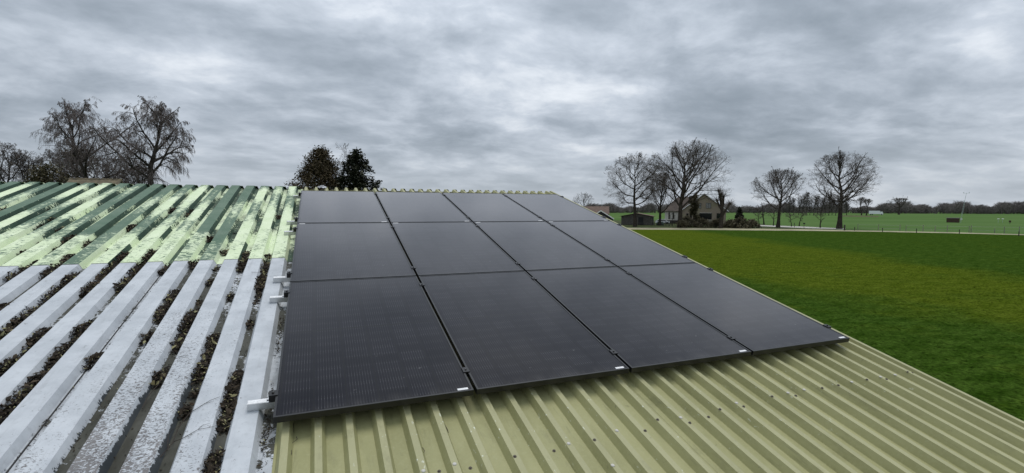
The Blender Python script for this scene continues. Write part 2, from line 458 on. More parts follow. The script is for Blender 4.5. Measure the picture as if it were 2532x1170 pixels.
def panel_mat():
    mt, t, b = new_mat('solar_laminate')
    oc = t.add('ShaderNodeTexCoord').outputs['Object']
    oi = t.add('ShaderNodeObjectInfo').outputs['Random']
    x, y, z = t.xyz(oc)
    CW, CH = 0.1660, 0.0975
    cu = t.m('DIVIDE', t.m('SUBTRACT', x, 0.022), CW)
    half = t.m('GREATER_THAN', y, 0.9045)
    cv = t.m('DIVIDE', t.m('SUBTRACT', t.m('SUBTRACT', y, 0.020), t.m('MULTIPLY', half, 0.014)), CH)
    fu = t.m('FRACT', cu); fv = t.m('FRACT', cv)
    iu = t.m('FLOOR', cu); iv = t.m('FLOOR', cv)
    inu = t.m('MULTIPLY', t.m('GREATER_THAN', fu, 0.022), t.m('LESS_THAN', fu, 0.978))
    inv = t.m('MULTIPLY', t.m('GREATER_THAN', fv, 0.022), t.m('LESS_THAN', fv, 0.978))
    mid = t.m('GREATER_THAN', t.m('ABSOLUTE', t.m('SUBTRACT', y, 0.9045)), 0.009)
    cell = t.m('MULTIPLY', t.m('MULTIPLY', inu, inv), mid)
    bus = t.m('ABSOLUTE', t.m('SUBTRACT', t.m('FRACT', t.m('MULTIPLY', fu, 11.0)), 0.5))
    line = t.sstep(bus, 0.05, 0.11, 1.0, 0.0)
    edge = t.m('MULTIPLY', t.m('GREATER_THAN', fu, 0.05), t.m('LESS_THAN', fu, 0.95))
    wn = t.add('ShaderNodeTexWhiteNoise', noise_dimensions='3D')
    t.put(wn.inputs['Vector'], t.comb(iu, iv, t.m('MULTIPLY', oi, 50.0)))
    rnd = wn.outputs['Value']
    glint = t.sstep(t.m('ABSOLUTE', t.m('SUBTRACT', fv, 0.5)), 0.20, 0.46, 0.35, 1.0)
    la = t.m('MULTIPLY', t.m('MULTIPLY', line, edge), t.m('MULTIPLY', cell, t.m('MULTIPLY', glint, t.m('ADD', t.m('MULTIPLY', rnd, 0.75), 0.35))))
    cc = t.mix(rnd, (0.0025, 0.0027, 0.0060), (0.0048, 0.0050, 0.0090))
    c = t.mix(cell, (0.0065, 0.0068, 0.0085), cc)
    c = t.mix(t.m('MULTIPLY', la, 0.52), c, (0.125, 0.125, 0.135))
    dust = t.sstep(t.noise(t.mapping(oc, scale=(1, 0.6, 1)), 2.2, 6, 0.62), 0.35, 0.75)
    c = t.mix(t.m('MULTIPLY', dust, 0.010), c, (0.42, 0.41, 0.39))
    low = t.m('MULTIPLY', t.sstep(y, 0.012, 0.10, 1.0, 0.0), t.sstep(t.noise(t.mapping(oc, scale=(1, 0.25, 1)), 14.0, 5, 0.65), 0.35, 0.7))
    c = t.mix(t.m('MULTIPLY', low, 0.05), c, (0.42, 0.40, 0.36))
    run = t.sstep(t.noise(t.mapping(oc, scale=(1, 0.05, 1)), 30.0, 4, 0.6), 0.62, 0.8)
    c = t.mix(t.m('MULTIPLY', run, 0.012), c, (0.42, 0.41, 0.39))
    spot = t.sstep(t.noise(oc, 21.0, 2, 0.5), 0.745, 0.77)
    c = t.mix(t.m('MULTIPLY', spot, 0.10), c, (0.5, 0.5, 0.48))
    t.put(b.inputs['Base Color'], c)
    t.put(b.inputs['Roughness'], t.m('ADD', 0.07, t.m('MULTIPLY', dust, 0.05)))
    b.inputs['IOR'].default_value = 1.12
    b.inputs['Sheen Weight'].default_value = 1.0; b.inputs['Sheen Roughness'].default_value = 0.285
    b.inputs['Coat Weight'].default_value = 1.0; b.inputs['Coat IOR'].default_value = 1.15; b.inputs['Coat Roughness'].default_value = 0.06
    b.inputs['Sheen Tint'].default_value = (1.0, 0.92, 0.94, 1)
    b.inputs['Specular IOR Level'].default_value = 0.5
    bp = t.add('ShaderNodeBump'); bp.inputs['Strength'].default_value = 0.05; bp.inputs['Distance'].default_value = 0.002
    t.put(bp.inputs['Height'], t.noise(oc, 9.0, 3, 0.5)); t.put(b.inputs['Normal'], bp.outputs[0])
    return mt
M['panel'] = panel_mat()
def sticker_mat():
    mt, t, b = new_mat('white_barcode_sticker')
    oc = t.add('ShaderNodeTexCoord').outputs['Object']
    x, y, z = t.xyz(oc)
    bars = t.m('GREATER_THAN', t.noise(t.comb(t.m('MULTIPLY', x, 900.0), 0, 0), 1.0, 1, 0.5), 0.56)
    iny = t.m('MULTIPLY', t.m('GREATER_THAN', y, 0.006), t.m('LESS_THAN', y, 0.012))
    t.put(b.inputs['Base Color'], t.mix(t.m('MULTIPLY', bars, iny), (0.78, 0.78, 0.78), (0.25, 0.25, 0.25)))
    b.inputs['Roughness'].default_value = 0.5
    return mt
M['sticker'] = sticker_mat()

# ------------------------------------------------------------------ ground, track, lawn
gb = MB()
S_ = 4500.0
for i in range(12):
    for j in range(12):
        x0 = -S_ + i * S_ / 6; y0 = -S_ + j * S_ / 6
        gb.quad((x0, y0, 0), (x0 + S_ / 6, y0, 0), (x0 + S_ / 6, y0 + S_ / 6, 0), (x0, y0 + S_ / 6, 0))
struct(gb.build('ground', M['field']), 'pale green pasture running out to the far woods')

near_edge = [gp(*p) for p in ((1480, 567.5), (1650, 568.2), (1800, 569.2), (2000, 571.0), (2150, 573.0), (2350, 576.8), (2532, 581.6), (2700, 587))]
far_edge = [gp(*p) for p in ((1480, 563.0), (1650, 563.6), (1800, 564.6), (2000, 567.2), (2150, 570.4), (2350, 574.6), (2532, 579.6), (2700, 585))]
l0 = (near_edge[0] - near_edge[1]).normalized()
near_edge = [near_edge[0] + l0 * 140] + near_edge
far_edge = [far_edge[0] + l0 * 140] + far_edge
r0 = (near_edge[-1] - near_edge[-2]).normalized()
near_edge.append(near_edge[-1] + r0 * 90); far_edge.append(far_edge[-1] + r0 * 90)
zz = lambda p, z: (p.x, p.y, z)
mb = MB()
base_line = [Vector((p.x * 0.02 - 40 + i * 16, -70, 0)) for i, p in enumerate(near_edge)]
for a, b_, c_, d_ in zip(base_line[:-1], base_line[1:], near_edge[1:], near_edge[:-1]):
    mb.quad(zz(a, .004), zz(b_, .004), zz(c_, .004), zz(d_, .004))
struct(mb.build('meadow', M['meadow']), 'short green meadow with an olive yellow band beside the barn')
mb = MB()
for i in range(len(near_edge) - 1):
    mb.quad(zz(near_edge[i], .008), zz(near_edge[i + 1], .008), zz(far_edge[i + 1], .008), zz(far_edge[i], .008))
struct(mb.build('track', M['track']), 'pale sandy track along the far side of the meadow')
mb = MB()
lawn = [gp(*p) for p in ((1480, 562.5), (1650, 563.2), (1800, 564.2), (2000, 566.8), (2085, 568.6), (1990, 560.5), (1890, 556), (1840, 545), (1480, 545))]
mb.poly([zz(p, .004) for p in lawn])
struct(mb.build('lawn', M['lawn']), 'dark garden grass in front of the brick house')
mb = MB()
drv = [gp(*p) for p in ((1880, 559.5), (1985, 564.2), (2085, 567.6), (2092, 565.4), (1990, 560.6), (1880, 556.6))]
mb.poly([zz(p, .012) for p in drv])
struct(mb.build('driveway', M['drive']), 'pale driveway between the roadside trees')
mb = MB()
hl = [gp(*p) for p in ((2080, 535.5), (2170, 537.2), (2175, 534.2), (2085, 533.0))]
mb.poly([zz(p, .006) for p in hl])
struct(mb.build('headland', M['stubble']), 'brown strip of rough grass in the pasture')

# ------------------------------------------------------------------ barn with its sheet roof
PITCH = R(13.791946)
RO = Vector((-0.23769119, 2.64703504, 3.55857389))     # roof frame origin: lower left module corner, module glass level
EU = Vector((1, 0, 0)); EV = Vector((0, math.cos(PITCH), math.sin(PITCH))); EN = Vector((0, -math.sin(PITCH), math.cos(PITCH)))
def r2w(u, v, n): return RO + EU * u + EV * v + EN * n
PW, PL = 1.06, 1.8232
V_EAVE, V_RIDGE = -4.1, 6.12
CROWN = -0.078

barn = empty('barn', (0, 0, 0))
tag(barn, 'low barn with green, grey and olive ribbed sheet roof carrying the solar panels', 'barn')
ROOF_ROT = (PITCH, 0, 0)

def strip_mesh(name, strips, vs, mat, peel_fn, chip_fn=None):
    """strips: list of (u0,n0,u1,n1,sec,rib); every strip has its own vertices so section data stay crisp"""
    V = []; F = []; PE = []; SE = []; CH = []
    for (u0, n0, u1, n1, sec, rib) in strips:
        NU = 3
        base = len(V)
        for v in vs:
            for i in range(NU):
                f = i / (NU - 1)
                V.append((u0 + (u1 - u0) * f, v, n0 + (n1 - n0) * f))
                PE.append(peel_fn(sec, rib, v, f)); SE.append(float(min(sec, 2) if sec != 3 else 1))
                CH.append(chip_fn(sec, rib, v, f) if chip_fn else 0.0)
        for j in range(len(vs) - 1):
            for i in range(NU - 1):
                a = base + j * NU + i
                F.append((a, a + 1, a + NU + 1, a + NU))
    me = np_mesh(name, V, F, mat)
    for nm, arr in (('peel', PE), ('sec', SE), ('chip', CH)):
        at = me.attributes.new(nm, 'FLOAT', 'POINT'); at.data.foreach_set('value', np.asarray(arr, np.float32))
    return me

# --- left side: wide-crowned sheets, pitch 0.2 m
GP = 0.2; CWID = 0.112; FL = 0.021; DEPTH = 0.045
def old_strips(k0, k1, dn, u_right):
    """ribs k0..k1 (0 = nearest the modules), right to left"""
    out = []
    for k in range(k0, k1 + 1):
        ur = -0.074 - GP * k; ul = ur - CWID
        top = CROWN + dn; bot = CROWN - DEPTH + dn
        pr = (u_right if k == k0 and u_right is not None else ur + FL + (GP - CWID - 2 * FL))
        out.append((ur + FL, bot, pr, bot, 2, k))            # pan to the right of the crown
        out.append((ur, top, ur + FL, bot, 1, k))            # right flank
        out.append((ul, top, ur, top, 0, k))                 # crown
        out.append((ul - FL, bot, ul, top, 3, k))            # left flank
    return [s for s in out]
rs = random.Random(5)
grey_spec = {k: rs.uniform(-0.03, 0.05) for k in range(60)}
flank_wave = {k: (rs.uniform(0, 6.28), rs.uniform(0, 6.28), rs.uniform(1.3, 2.6), rs.uniform(3.5, 6)) for k in range(60)}
def grey_peel(sec, k, v, f):
    low = max(0.0, min(1.0, (1.0 - v) / 1.3))                  # worst at the near, lower end
    mid = math.exp(-((k - 2.6) / 1.7) ** 2)
    a, b_, f1, f2 = flank_wave[k]
    wv = 0.5 + 0.3 * math.sin(v * f1 + a) + 0.2 * math.sin(v * f2 + b_)
    if sec == 0:
        sh = abs(f - 0.5) * 2
        return 0.07 + grey_spec[k] + 0.06 * mid + 0.27 * mid * low + 0.16 * mid * max(0, min(1, (2.1 - v))) + (0.10 * sh * mid * low)
    if sec == 1:
        p = -0.02 + 0.22 * f * wv + (0.95 * mid * low + 0.35 * mid * max(0, min(1, 1.6 - v))) * (0.35 + 0.9 * f)
        if k <= 1: p += 0.10 * f
        return p
    if sec == 3:
        p = 0.02 + 0.25 * (1 - f) * wv + 0.5 * math.exp(-((k - 2.0) / 1.25) ** 2) * low
        return p
    if k == 0: return 0.34 + 0.25 * math.sin(v * 5 + 1)
    if k == 5: return 0.28 + 0.10 * wv
    p = 0.50 + 0.25 * wv + 0.5 * low * math.exp(-((k - 3.0) / 2) ** 2)
    return p
green_crown = {}; green_flank = {}
rs = random.Random(11)
for k in range(60):
    green_crown[k] = (rs.uniform(0.28, 0.60), rs.uniform(0, 6.28), rs.uniform(0.9, 1.8))
    green_flank[k] = (rs.uniform(0.25, 0.75), rs.uniform(0, 6.28), rs.uniform(1.2, 2.6))
for k in (4, 9, 14, 19): green_crown[k] = (0.98, 0.0, 1.0); green_flank[k] = (1.1, 0.0, 1.0)
for k in (3, 10, 8, 15): green_crown[k] = (0.62, rs.uniform(0, 6), 1.3)
for k in (0, 1, 6): green_crown[k] = (0.28, rs.uniform(0, 6), 1.3)
def green_peel(sec, k, v, f):
    lowpart = max(0.0, min(1.0, (3.66 + 0.16 * math.sin(k * 1.7) - v) / 0.22))
    topend = max(0.0, min(1.0, (v - 5.75) / 0.3))
    b0, ph, fr = green_crown[k]
    if sec == 0:
        p = b0 + 0.22 * math.sin(v * fr * 2.2 + ph) + 0.22 * (abs(f - 0.5) * 2) ** 2 - 0.01
        if b0 > 0.9: lo = 0.44
        else: lo = 0.33 + (0.30 if k % 5 in (3,) else 0.0)
        p = p * (1 - lowpart) + lo * lowpart
        return p + 0.35 * topend * (1 if k % 3 else 0.4)
    if sec in (1, 3):
        b1, ph, fr = green_flank[k]
        p = 0.5 * b1 + 0.33 + 0.26 * math.sin(v * fr * 2.4 + ph) + 0.10 * (f if sec == 1 else 1 - f)
        lo = 0.18 + (0.75 if k % 5 == 2 and v < 3.2 else 0.0)
        return p * (1 - lowpart) + lo * lowpart + 0.4 * topend
    return 0.45 + 0.25 * math.sin(v * 3 + k)

def frange(a, b, n): return [a + (b - a) * i / n for i in range(n + 1)]
NS = 9
for s in range(NS):
    k0, k1 = s * 5, s * 5 + 4
    ur = 0.016 if s == 0 else None
    dn = -0.0012 * (s % 2)
    me = strip_mesh('grey_roof_sheet', old_strips(k0, k1, dn, ur), frange(V_EAVE, -1.0, 4)[:-1] + frange(-1.0, 2.80, 46), M['grey_paint'], grey_peel)
    o = link('grey_roof_sheet', me, barn); o.location = RO; o.rotation_euler = ROOF_ROT
    me = strip_mesh('green_roof_sheet', old_strips(k0, k1, dn + 0.0035, ur), frange(2.655, V_RIDGE, 60), M['green_paint'], green_peel)
    o = link('green_roof_sheet', me, barn); o.location = RO; o.rotation_euler = ROOF_ROT
# side laps of the old sheets: the dark open joint
for s in range(1, 4):
    u = -0.074 - GP * s * 5 + FL + 0.014
    mb = MB().box(u - 0.0035, u + 0.0035, V_EAVE, 2.66, CROWN - DEPTH - 0.002, CROWN - DEPTH + 0.0022)
    o = mb.build('sheet_joint', M['rubber'], barn); o.location = RO; o.rotation_euler = ROOF_ROT
# edge lips of the green sheets where they end over the grey ones
for s in range(NS):
    mb = MB()
    for (u0, n0, u1, n1, sec, k) in old_strips(s * 5, s * 5 + 4, 0.0035 - 0.0012 * (s % 2), 0.016 if s == 0 else None):
        mb.quad((u0, 2.655, n0 - 0.006), (u1, 2.655, n1 - 0.006), (u1, 2.655, n1), (u0, 2.655, n0))
    o = mb.build('sheet_edge', M['dark_wood'], barn); o.location = RO; o.rotation_euler = ROOF_ROT

# --- right side: narrow-crowned olive sheets, pitch 0.1525 m
OP = 0.1525; OC = 0.034; OF = 0.020; OD = 0.0435; OTOP = -0.080
def olive_strips(k0, k1, u_end=None):
    out = []
    for k in range(k0, k1 + 1):
        c = 0.065 + OP * k
        b0 = c - OC / 2 - OF; b1 = c + OC / 2 + OF
        out.append((c - OP / 2, OTOP - OD, b0, OTOP - OD, 2, k))
        out.append((b0, OTOP - OD, c - OC / 2, OTOP, 1, k))
        out.append((c - OC / 2, OTOP, c + OC / 2, OTOP, 0, k))
        out.append((c + OC / 2, OTOP, b1, OTOP - OD, 3, k))
        out.append((b1, OTOP - OD, (u_end if (k == k1 and u_end) else c + OP / 2), OTOP - OD, 2, k))
    return out
def chip_fn(sec, k, v, f):
    near = math.exp(-((v + 0.42) / 0.42) ** 2)
    if sec == 0: e = abs(f - 0.5) * 2; return near * (0.25 + 0.75 * e) * (1.0 if 1 <= k <= 13 else 0.35)
    if sec in (1, 3): return near * 0.35
    return near * 0.05
vs_ol = frange(V_EAVE, -1.2, 4)[:-1] + frange(-1.2, 0.3, 20)[:-1] + frange(0.3, V_RIDGE, 10)
olive_sheets = []
for s in range(4):
    me = strip_mesh('olive_roof_sheet', olive_strips(s * 7, s * 7 + 6, 4.40 if s == 3 else None), vs_ol, M['olive'], lambda *a: 0.0, chip_fn)
    o = link('olive_roof_sheet', me, barn); o.location = RO + EN * (-0.001 * (s % 2)); o.rotation_euler = ROOF_ROT
    olive_sheets.append(o)
me = strip_mesh('verge_flashing', [(4.250, OTOP - OD + 0.003, 4.302, OTOP - OD + 0.003, 2, 0), (4.302, OTOP - OD + 0.003, 4.320, OTOP + 0.003, 1, 0), (4.320, OTOP + 0.003, 4.352, OTOP + 0.003, 0, 0),
     (4.352, OTOP + 0.003, 4.372, OTOP - OD + 0.003, 3, 0), (4.372, OTOP - OD + 0.003, 4.398, OTOP - OD + 0.003, 2, 0), (4.398, OTOP - OD + 0.003, 4.412, OTOP + 0.004, 1, 0), (4.412, OTOP + 0.004, 4.442, OTOP + 0.004, 0, 0), (4.442, OTOP + 0.004, 4.444, -0.24, 3, 0)],
     frange(V_EAVE, V_RIDGE, 24), M['olive'], lambda *a: 0.0)
o = link('verge_flashing', me, barn); o.location = RO; o.rotation_euler = ROOF_ROT

# far slope of the barn, the same sheets seen from behind
RIDGE_W = r2w(0, V_RIDGE, 0)
for s in range(4):
    me = strip_mesh('olive_roof_sheet', olive_strips(s * 7, s * 7 + 6), frange(-V_RIDGE + V_EAVE, 0.0, 1), M['olive'], lambda *a: 0.0)
    o = link('olive_roof_sheet', me, barn); o.location = RIDGE_W + Vector((0, 0.002, -0.004)); o.rotation_euler = (PITCH, 0, math.pi); o.location.x += 4.27
for s in range(NS):
    me = strip_mesh('green_roof_sheet', old_strips(s * 5, s * 5 + 4, 0, None), frange(-V_RIDGE + V_EAVE, 0.0, 8), M['green_paint'], lambda sec, k, v, f: 0.4)
    o = link('green_roof_sheet', me, barn); o.location = RIDGE_W + Vector((-9.02, 0.002, -0.004)); o.rotation_euler = (PITCH, 0, math.pi)
# walls
e_front = r2w(0, V_EAVE + 0.25, -0.16); e_ridge = r2w(0, V_RIDGE, -0.16)
yb = 2 * e_ridge.y - e_front.y
for nm, x0, x1 in (('gable_wall', 4.0, 4.16), ('gable_wall', -9.2, -9.04)):
    mb = MB()
    prof = [(e_front.y, 0), (yb, 0), (yb, e_front.z), (e_ridge.y, e_ridge.z), (e_front.y, e_front.z)]
    mb.slab([(x1, y, z) for y, z in prof], 0.16 if x0 < 0 else 0.16)
    mb.build(nm, M['wall_clad'], barn)
MB().box(-9.04, 4.0, e_front.y, e_front.y + 0.15, 0, e_front.z).build('front_wall', M['wall_clad'], barn)
MB().box(-9.04, 4.0, yb - 0.15, yb, 0, e_front.z).build('rear_wall', M['wall_clad'], barn)

# roof screws on the olive sheets
def screw_mesh(name, mat, white):
    mb = MB()
    if white: mb.lathe([(0.0095, 0.0), (0.0105, 0.002), (0.0075, 0.005), (0.003, 0.006)], 10)
    else:
        mb.lathe([(0.0095, 0.0), (0.0095, 0.002), (0.006, 0.0025)], 10)
        mb.lathe([(0.0055, 0.0025), (0.0055, 0.007), (0.003, 0.008)], 6)
    return mb.mesh(name, mat)
M['screw_dark'] = simple('weathered_screw', (0.095, 0.082, 0.062), 0.6, metal=0.2, var=0.4, scale=60)
sw = screw_mesh('roof_screw_cap', M['white_plaster'], True); sd = screw_mesh('roof_screw', M['screw_dark'], False)
def roof_uv(px, py, n):
    d = view_dir(px, py); o = Vector((0, 0, HC)) - RO
    dn_ = d.dot(EN); k = (n - o.dot(EN)) / dn_
    p = o + d * k
    return p.dot(EU), p.dot(EV)
screws = [(1370, 1115, 0), (1406, 1097, 1), (1470, 1088, 0), (1525, 1065, 1), (1607, 1063, 0), (1626, 1038, 0), (1683, 1033, 1), (1716, 1044, 0), (1761, 1030, 0), (1779, 1013, 0), (1821, 997, 1), (1843, 1005, 0), (1273, 1129, 0), (1515, 1151, 1),
          (1909, 981, 0), (1947, 972, 1), (1969, 979, 0), (1987, 964, 1), (2032, 960, 0), (2073, 953, 0), (2104, 945, 1), (2139, 940, 0), (2173, 933, 1), (2192, 938, 0), (2209, 928, 1), (2240, 921, 0), (2256, 923, 0), (1124, 1148, 1), (1047, 1165, 1), (1086, 1166, 0), (1163, 1158, 0)]
for px, py, wh in screws:
    u, v = roof_uv(px, py, OTOP)
    k = round((u - 0.065) / OP); c = 0.065 + OP * k
    if abs(u - c) < 0.045: u, n = c + max(-0.012, min(0.012, u - c)), OTOP      # on the crown
    else: u, v = roof_uv(px, py, OTOP - OD); n = OTOP - OD
    s = max(0, min(3, int((u + 0.011) / (OP * 7))))
    o = link('roof_screw', sw if wh else sd, olive_sheets[s]); o.location = (u, v, n)

# ------------------------------------------------------------------ solar panels
GAPU, GAPV, FH, FW = 0.020, 0.016, 0.035, 0.011
pw, pl = PW - GAPU, PL - GAPV
mb = MB()
mb.box(0, pw, 0, FW, -FH, 0); mb.box(0, pw, pl - FW, pl, -FH, 0)
mb.box(0, FW, FW, pl - FW, -FH, 0); mb.box(pw - FW, pw, FW, pl - FW, -FH, 0)
frame_me = mb.mesh('frame', M['black_metal'])
glass_me = MB().box(FW, pw - FW, FW, pl - FW, -0.008, -0.0022).mesh('laminate', M['panel'])
back_me = MB().box(pw / 2 - 0.05, pw / 2 + 0.05, 0.9 * pl, 0.9 * pl + 0.08, -0.028, -0.0082).mesh('junction_box', M['rubber'])
st_me = MB().box(0, 0.062, 0, 0.017, 0, 0.0009).mesh('barcode_sticker', M['sticker'])
rown = ['bottom row', 'middle row', 'top row']; coln = ['first', 'second', 'third', 'fourth']
extra = {(0, 0): 'black solar panel, nearest the camera, its left edge beside the grey roof',
         (3, 0): 'black solar panel at the lower right corner, by the meadow edge of the roof',
         (0, 2): 'black solar panel in the top left corner beside the green peeling roof',
         (3, 2): 'black solar panel in the top right corner of the array near the ridge'}
for r in range(3):
    for c in range(4):
        t = empty('solar_panel', r2w(c * PW + GAPU / 2, r * PL + GAPV / 2, 0), ROOF_ROT)
        lab = extra.get((c, r), f'black solar panel, {coln[c]} from the left in the {rown[r]}')
        tag(t, lab, 'solar panel', 'solar panels on the barn roof')
        link('frame', frame_me, t)
        g = link('laminate', glass_me, t)
        link('junction_box', back_me, g)
        s = link('barcode_sticker', st_me, t)
        if r == 1: s.location = (FW + 0.012, pl - FW - 0.02, -0.0022)
        else: s.location = (pw - FW - 0.078, FW + 0.006, -0.0022)

# rails and clamps
def rail_mesh(u0, u1):
    mb = MB()
    mb.box(u0, u1, -0.020, 0.020, CROWN + 0.0015, CROWN + 0.012)
    mb.box(u0, u1, -0.020, -0.0165, CROWN + 0.012, -0.0362)
    mb.box(u0, u1, 0.0165, 0.020, CROWN + 0.012, -0.0362)
    mb.box(u0, u1, -0.0165, -0.006, -0.0392, -0.0362)
    mb.box(u0, u1, 0.006, 0.0165, -0.0392, -0.0362)
    return mb
clamp_mb = MB()
clamp_mb.box(-0.020, 0.020, -0.026, 0.026, 0.0008, 0.0052)
clamp_mb.box(-0.0075, 0.0075, -0.024, 0.024, -0.036, 0.0008)
clamp_mb.lathe([(0.0065, 0.0052), (0.0065, 0.011), (0.004, 0.0115)], 8)
clamp_me = clamp_mb.mesh('mid_clamp', M['black_metal'])
ec = MB()
ec.box(-0.034, 0.010, -0.024, 0.024, 0.0008, 0.0052)
ec.box(-0.034, -0.002, -0.024, 0.024, -0.036, 0.0008)
ec.lathe([(0.0065, 0.0052), (0.0065, 0.012), (0.004, 0.0125)], 8, (-0.014, 0, 0))
end_me = ec.mesh('end_clamp', M['black_metal'])
M['print'] = simple('printed_aluminium', (0.76, 0.76, 0.76), 0.4, metal=0.25, var=0.12, scale=60)
rail_v = [0.218, 1.608, 2.030, 3.430, 3.860, 5.270]
rail_lab = ['silver mounting rail end lowest of the six, beside the nearest panel corner', 'silver mounting rail end just below the joint of bottom and middle rows',
            'silver mounting rail end just above the joint of bottom and middle rows', 'silver mounting rail end just below the joint of middle and top rows',
            'silver mounting rail end just above the joint of middle and top rows', 'silver mounting rail end topmost of the six, near the green ridge']
stub = [-0.128, -0.126, -0.130, -0.118, -0.113, -0.094]
for i, v in enumerate(rail_v):
    t = empty('mounting_rail', r2w(0, v, 0), ROOF_ROT)
    tag(t, rail_lab[i], 'mounting rail', 'mounting rails under the solar panels')
    rail_mesh(stub[i], 4.30).build('rail', M['alu'], t)
    MB().box(stub[i] + 0.002, -0.036, -0.0162, 0.0162, -0.0361, -0.0349).build('rail_cover', M['print'], t)
    for c in range(1, 4):
        k = link('mid_clamp', clamp_me, t); k.location = (c * PW, 0, 0)
    k = link('end_clamp', end_me, t); k.location = (GAPU / 2, 0, 0)
    k = link('end_clamp', end_me, t); k.location = (4 * PW - GAPU / 2, 0, 0); k.rotation_euler = (0, 0, math.pi)

# ------------------------------------------------------------------ leaf litter in the pans, twigs, rag
rng = np.random.default_rng(3)
def chips(P, S, rng, flat=0.55):
    """bent two-quad leaf scraps at P (n,3) with length S"""
    n = len(P)
    a = rng.uniform(0, 2 * np.pi, n)
    d = np.stack([np.cos(a), np.sin(a), rng.normal(0, flat, n)], 1); d /= np.linalg.norm(d, axis=1)[:, None]
    up = np.stack([rng.normal(0, flat, n), rng.normal(0, flat, n), np.ones(n)], 1)
    s = np.cross(d, up); s /= np.linalg.norm(s, axis=1)[:, None]
    nn = np.cross(s, d)
    L = S[:, None] * 0.5; W = L * rng.uniform(0.25, 0.6, n)[:, None]; B = L * rng.uniform(-0.5, 0.6, n)[:, None]
    v = np.stack([P - d * L - s * W * 0.4, P - d * L + s * W * 0.4, P + s * W + nn * B, P - s * W + nn * B, P + d * L + s * W * 0.2, P + d * L - s * W * 0.2], 1)
    idx = np.arange(n)[:, None] * 6
    F = np.concatenate([idx + np.array([[0, 1, 2, 3]]), idx + np.array([[3, 2, 4, 5]])], 0)
    return v.reshape(-1, 3), F
P1 = []; S1 = []
pr = random.Random(21)
for j in range(1, 20):
    uc = -0.074 - GP * j + FL + (GP - CWID - 2 * FL) / 2
    ph = [pr.uniform(0, 6.28) for _ in range(4)]
    for q in range(int(5.9 / 0.004)):
        v = -1.2 + q * 0.004
        dens = 0.40 + 0.42 * math.sin(v * 3.1 + ph[0]) + 0.32 * math.sin(v * 7.9 + ph[1]) + 0.25 * math.sin(v * 17 + ph[2])
        if j >= 6: dens += 0.18
        if j == 5: dens -= 0.62
        if v > 2.68: dens = dens - 0.62 + (0.35 if v < 3.0 else 0)
        elif v > 2.40: dens += 0.35
        if j in (3, 4) and v < 0.30: dens -= 0.9
        if j == 4 and v < 1.2: dens -= 0.45
        if j == 2 and v < 0.45: dens -= 0.55
        if v > 4.7: dens -= 0.4
        if dens <= 0.3: continue
        dens = min(1.0, (dens - 0.3) * 2.2)
        for _ in range(6):
            if pr.random() < dens * 0.85:
                h = dens * 0.036 * pr.random()
                wd = 0.016 + h * 0.75
                P1.append((uc + max(-0.036, min(0.036, pr.gauss(0, wd * 0.75))), v + pr.uniform(-0.004, 0.004), CROWN - DEPTH + 0.004 + h + (0.0035 if v > 2.66 else 0)))
                S1.append(pr.uniform(0.008, 0.018) if pr.random() < 0.6 else (pr.uniform(0.018, 0.040) if pr.random() < 0.8 else pr.uniform(0.040, 0.062)))
for q in range(5200):      # loose crumbs thinly spread along the wet grooves
    j = pr.randint(1, 18); v = pr.uniform(-1.2, 2.6)
    P1.append((-0.074 - GP * j + FL + (GP - CWID - 2 * FL) / 2 + max(-0.034, min(0.034, pr.gauss(0, 0.016))), v, CROWN - DEPTH + 0.003 + 0.004 * pr.random())); S1.append(pr.uniform(0.004, 0.013))
for q in range(260):      # few scraps right beside the modules
    v = pr.choice([-0.35, 0.02, 0.33, 0.95, 1.25]) + pr.gauss(0, 0.09)
    P1.append((-0.030 + pr.gauss(0, 0.010), v, CROWN - DEPTH + 0.004 + 0.012 * pr.random())); S1.append(pr.uniform(0.008, 0.022))
P1 = np.array(P1); S1 = np.array(S1)
pale = rng.random(len(P1)) < 0.075
V_, F_ = chips(P1[~pale], S1[~pale], rng)
o = link('dead_leaves', np_mesh('dead_leaves', V_, F_, M['litter'])); o.location = RO; o.rotation_euler = ROOF_ROT
tag(o, 'dark rotting leaf litter lying in the grooves of the old roof sheets', 'leaf litter', kind='stuff')
V_, F_ = chips(P1[pale] + np.array([0, 0, 0.008]), S1[pale] * 0.8, rng)
o = link('leaf_scraps', np_mesh('leaf_scraps', V_, F_, M['litter_pale'])); o.location = RO; o.rotation_euler = ROOF_ROT
tag(o, 'pale straw coloured scraps scattered over the dark leaf litter', 'leaf litter', kind='stuff')

def twig(label, pts, r, forks=()):
    """pts are photograph pixels on the roof with a height over the crowns"""
    def w3(p):
        u, v = roof_uv(p[0], p[1], CROWN + p[2]); return Vector((u, v, CROWN + p[2]))
    P = [w3(p) for p in pts]
    loc = P[0].copy()
    mb = MB()
    mb.tube([p - loc for p in P], [r * (1 - 0.6 * i / (len(P) - 1)) for i in range(len(P))], 5)
    for fk in forks:
        Q = [w3(p) for p in fk]
        mb.tube([p - loc for p in Q], [r * 0.6 * (1 - 0.5 * i / (len(Q) - 1)) for i in range(len(Q))], 4)
    o = mb.build('twig', M['stick']); o.location = r2w(loc.x, loc.y, loc.z); o.rotation_euler = ROOF_ROT
    tag(o, label, 'twig', 'twigs lying on the old roof')
twig('long forked twig lying over the grey rib nearest the lowest rail end', [(384, 1145, -.03), (430, 1092, -.02), (450, 1085, .006), (490, 1062, .006), (530, 1055, .006)], 0.0022, [[(490, 1062, .006), (500, 1052, .008), (519, 1047, .008)]])
twig('thin twig reaching up from the groove onto a grey rib, above the long forked twig', [(427, 1095, -.03), (440, 1060, -.01), (468, 1022, .006), (500, 1002, .006), (520, 990, .006), (544, 981, .008)], 0.0022, [[(505, 998, .006), (528, 993, .008)], [(452, 1043, .004), (475, 1035, .006)]])
twig('curved twig arching in the wide groove left of the thin twig', [(414, 1108, -.03), (416, 1080, -.01), (424, 1064, .0), (447, 1053, -.02)], 0.0018)
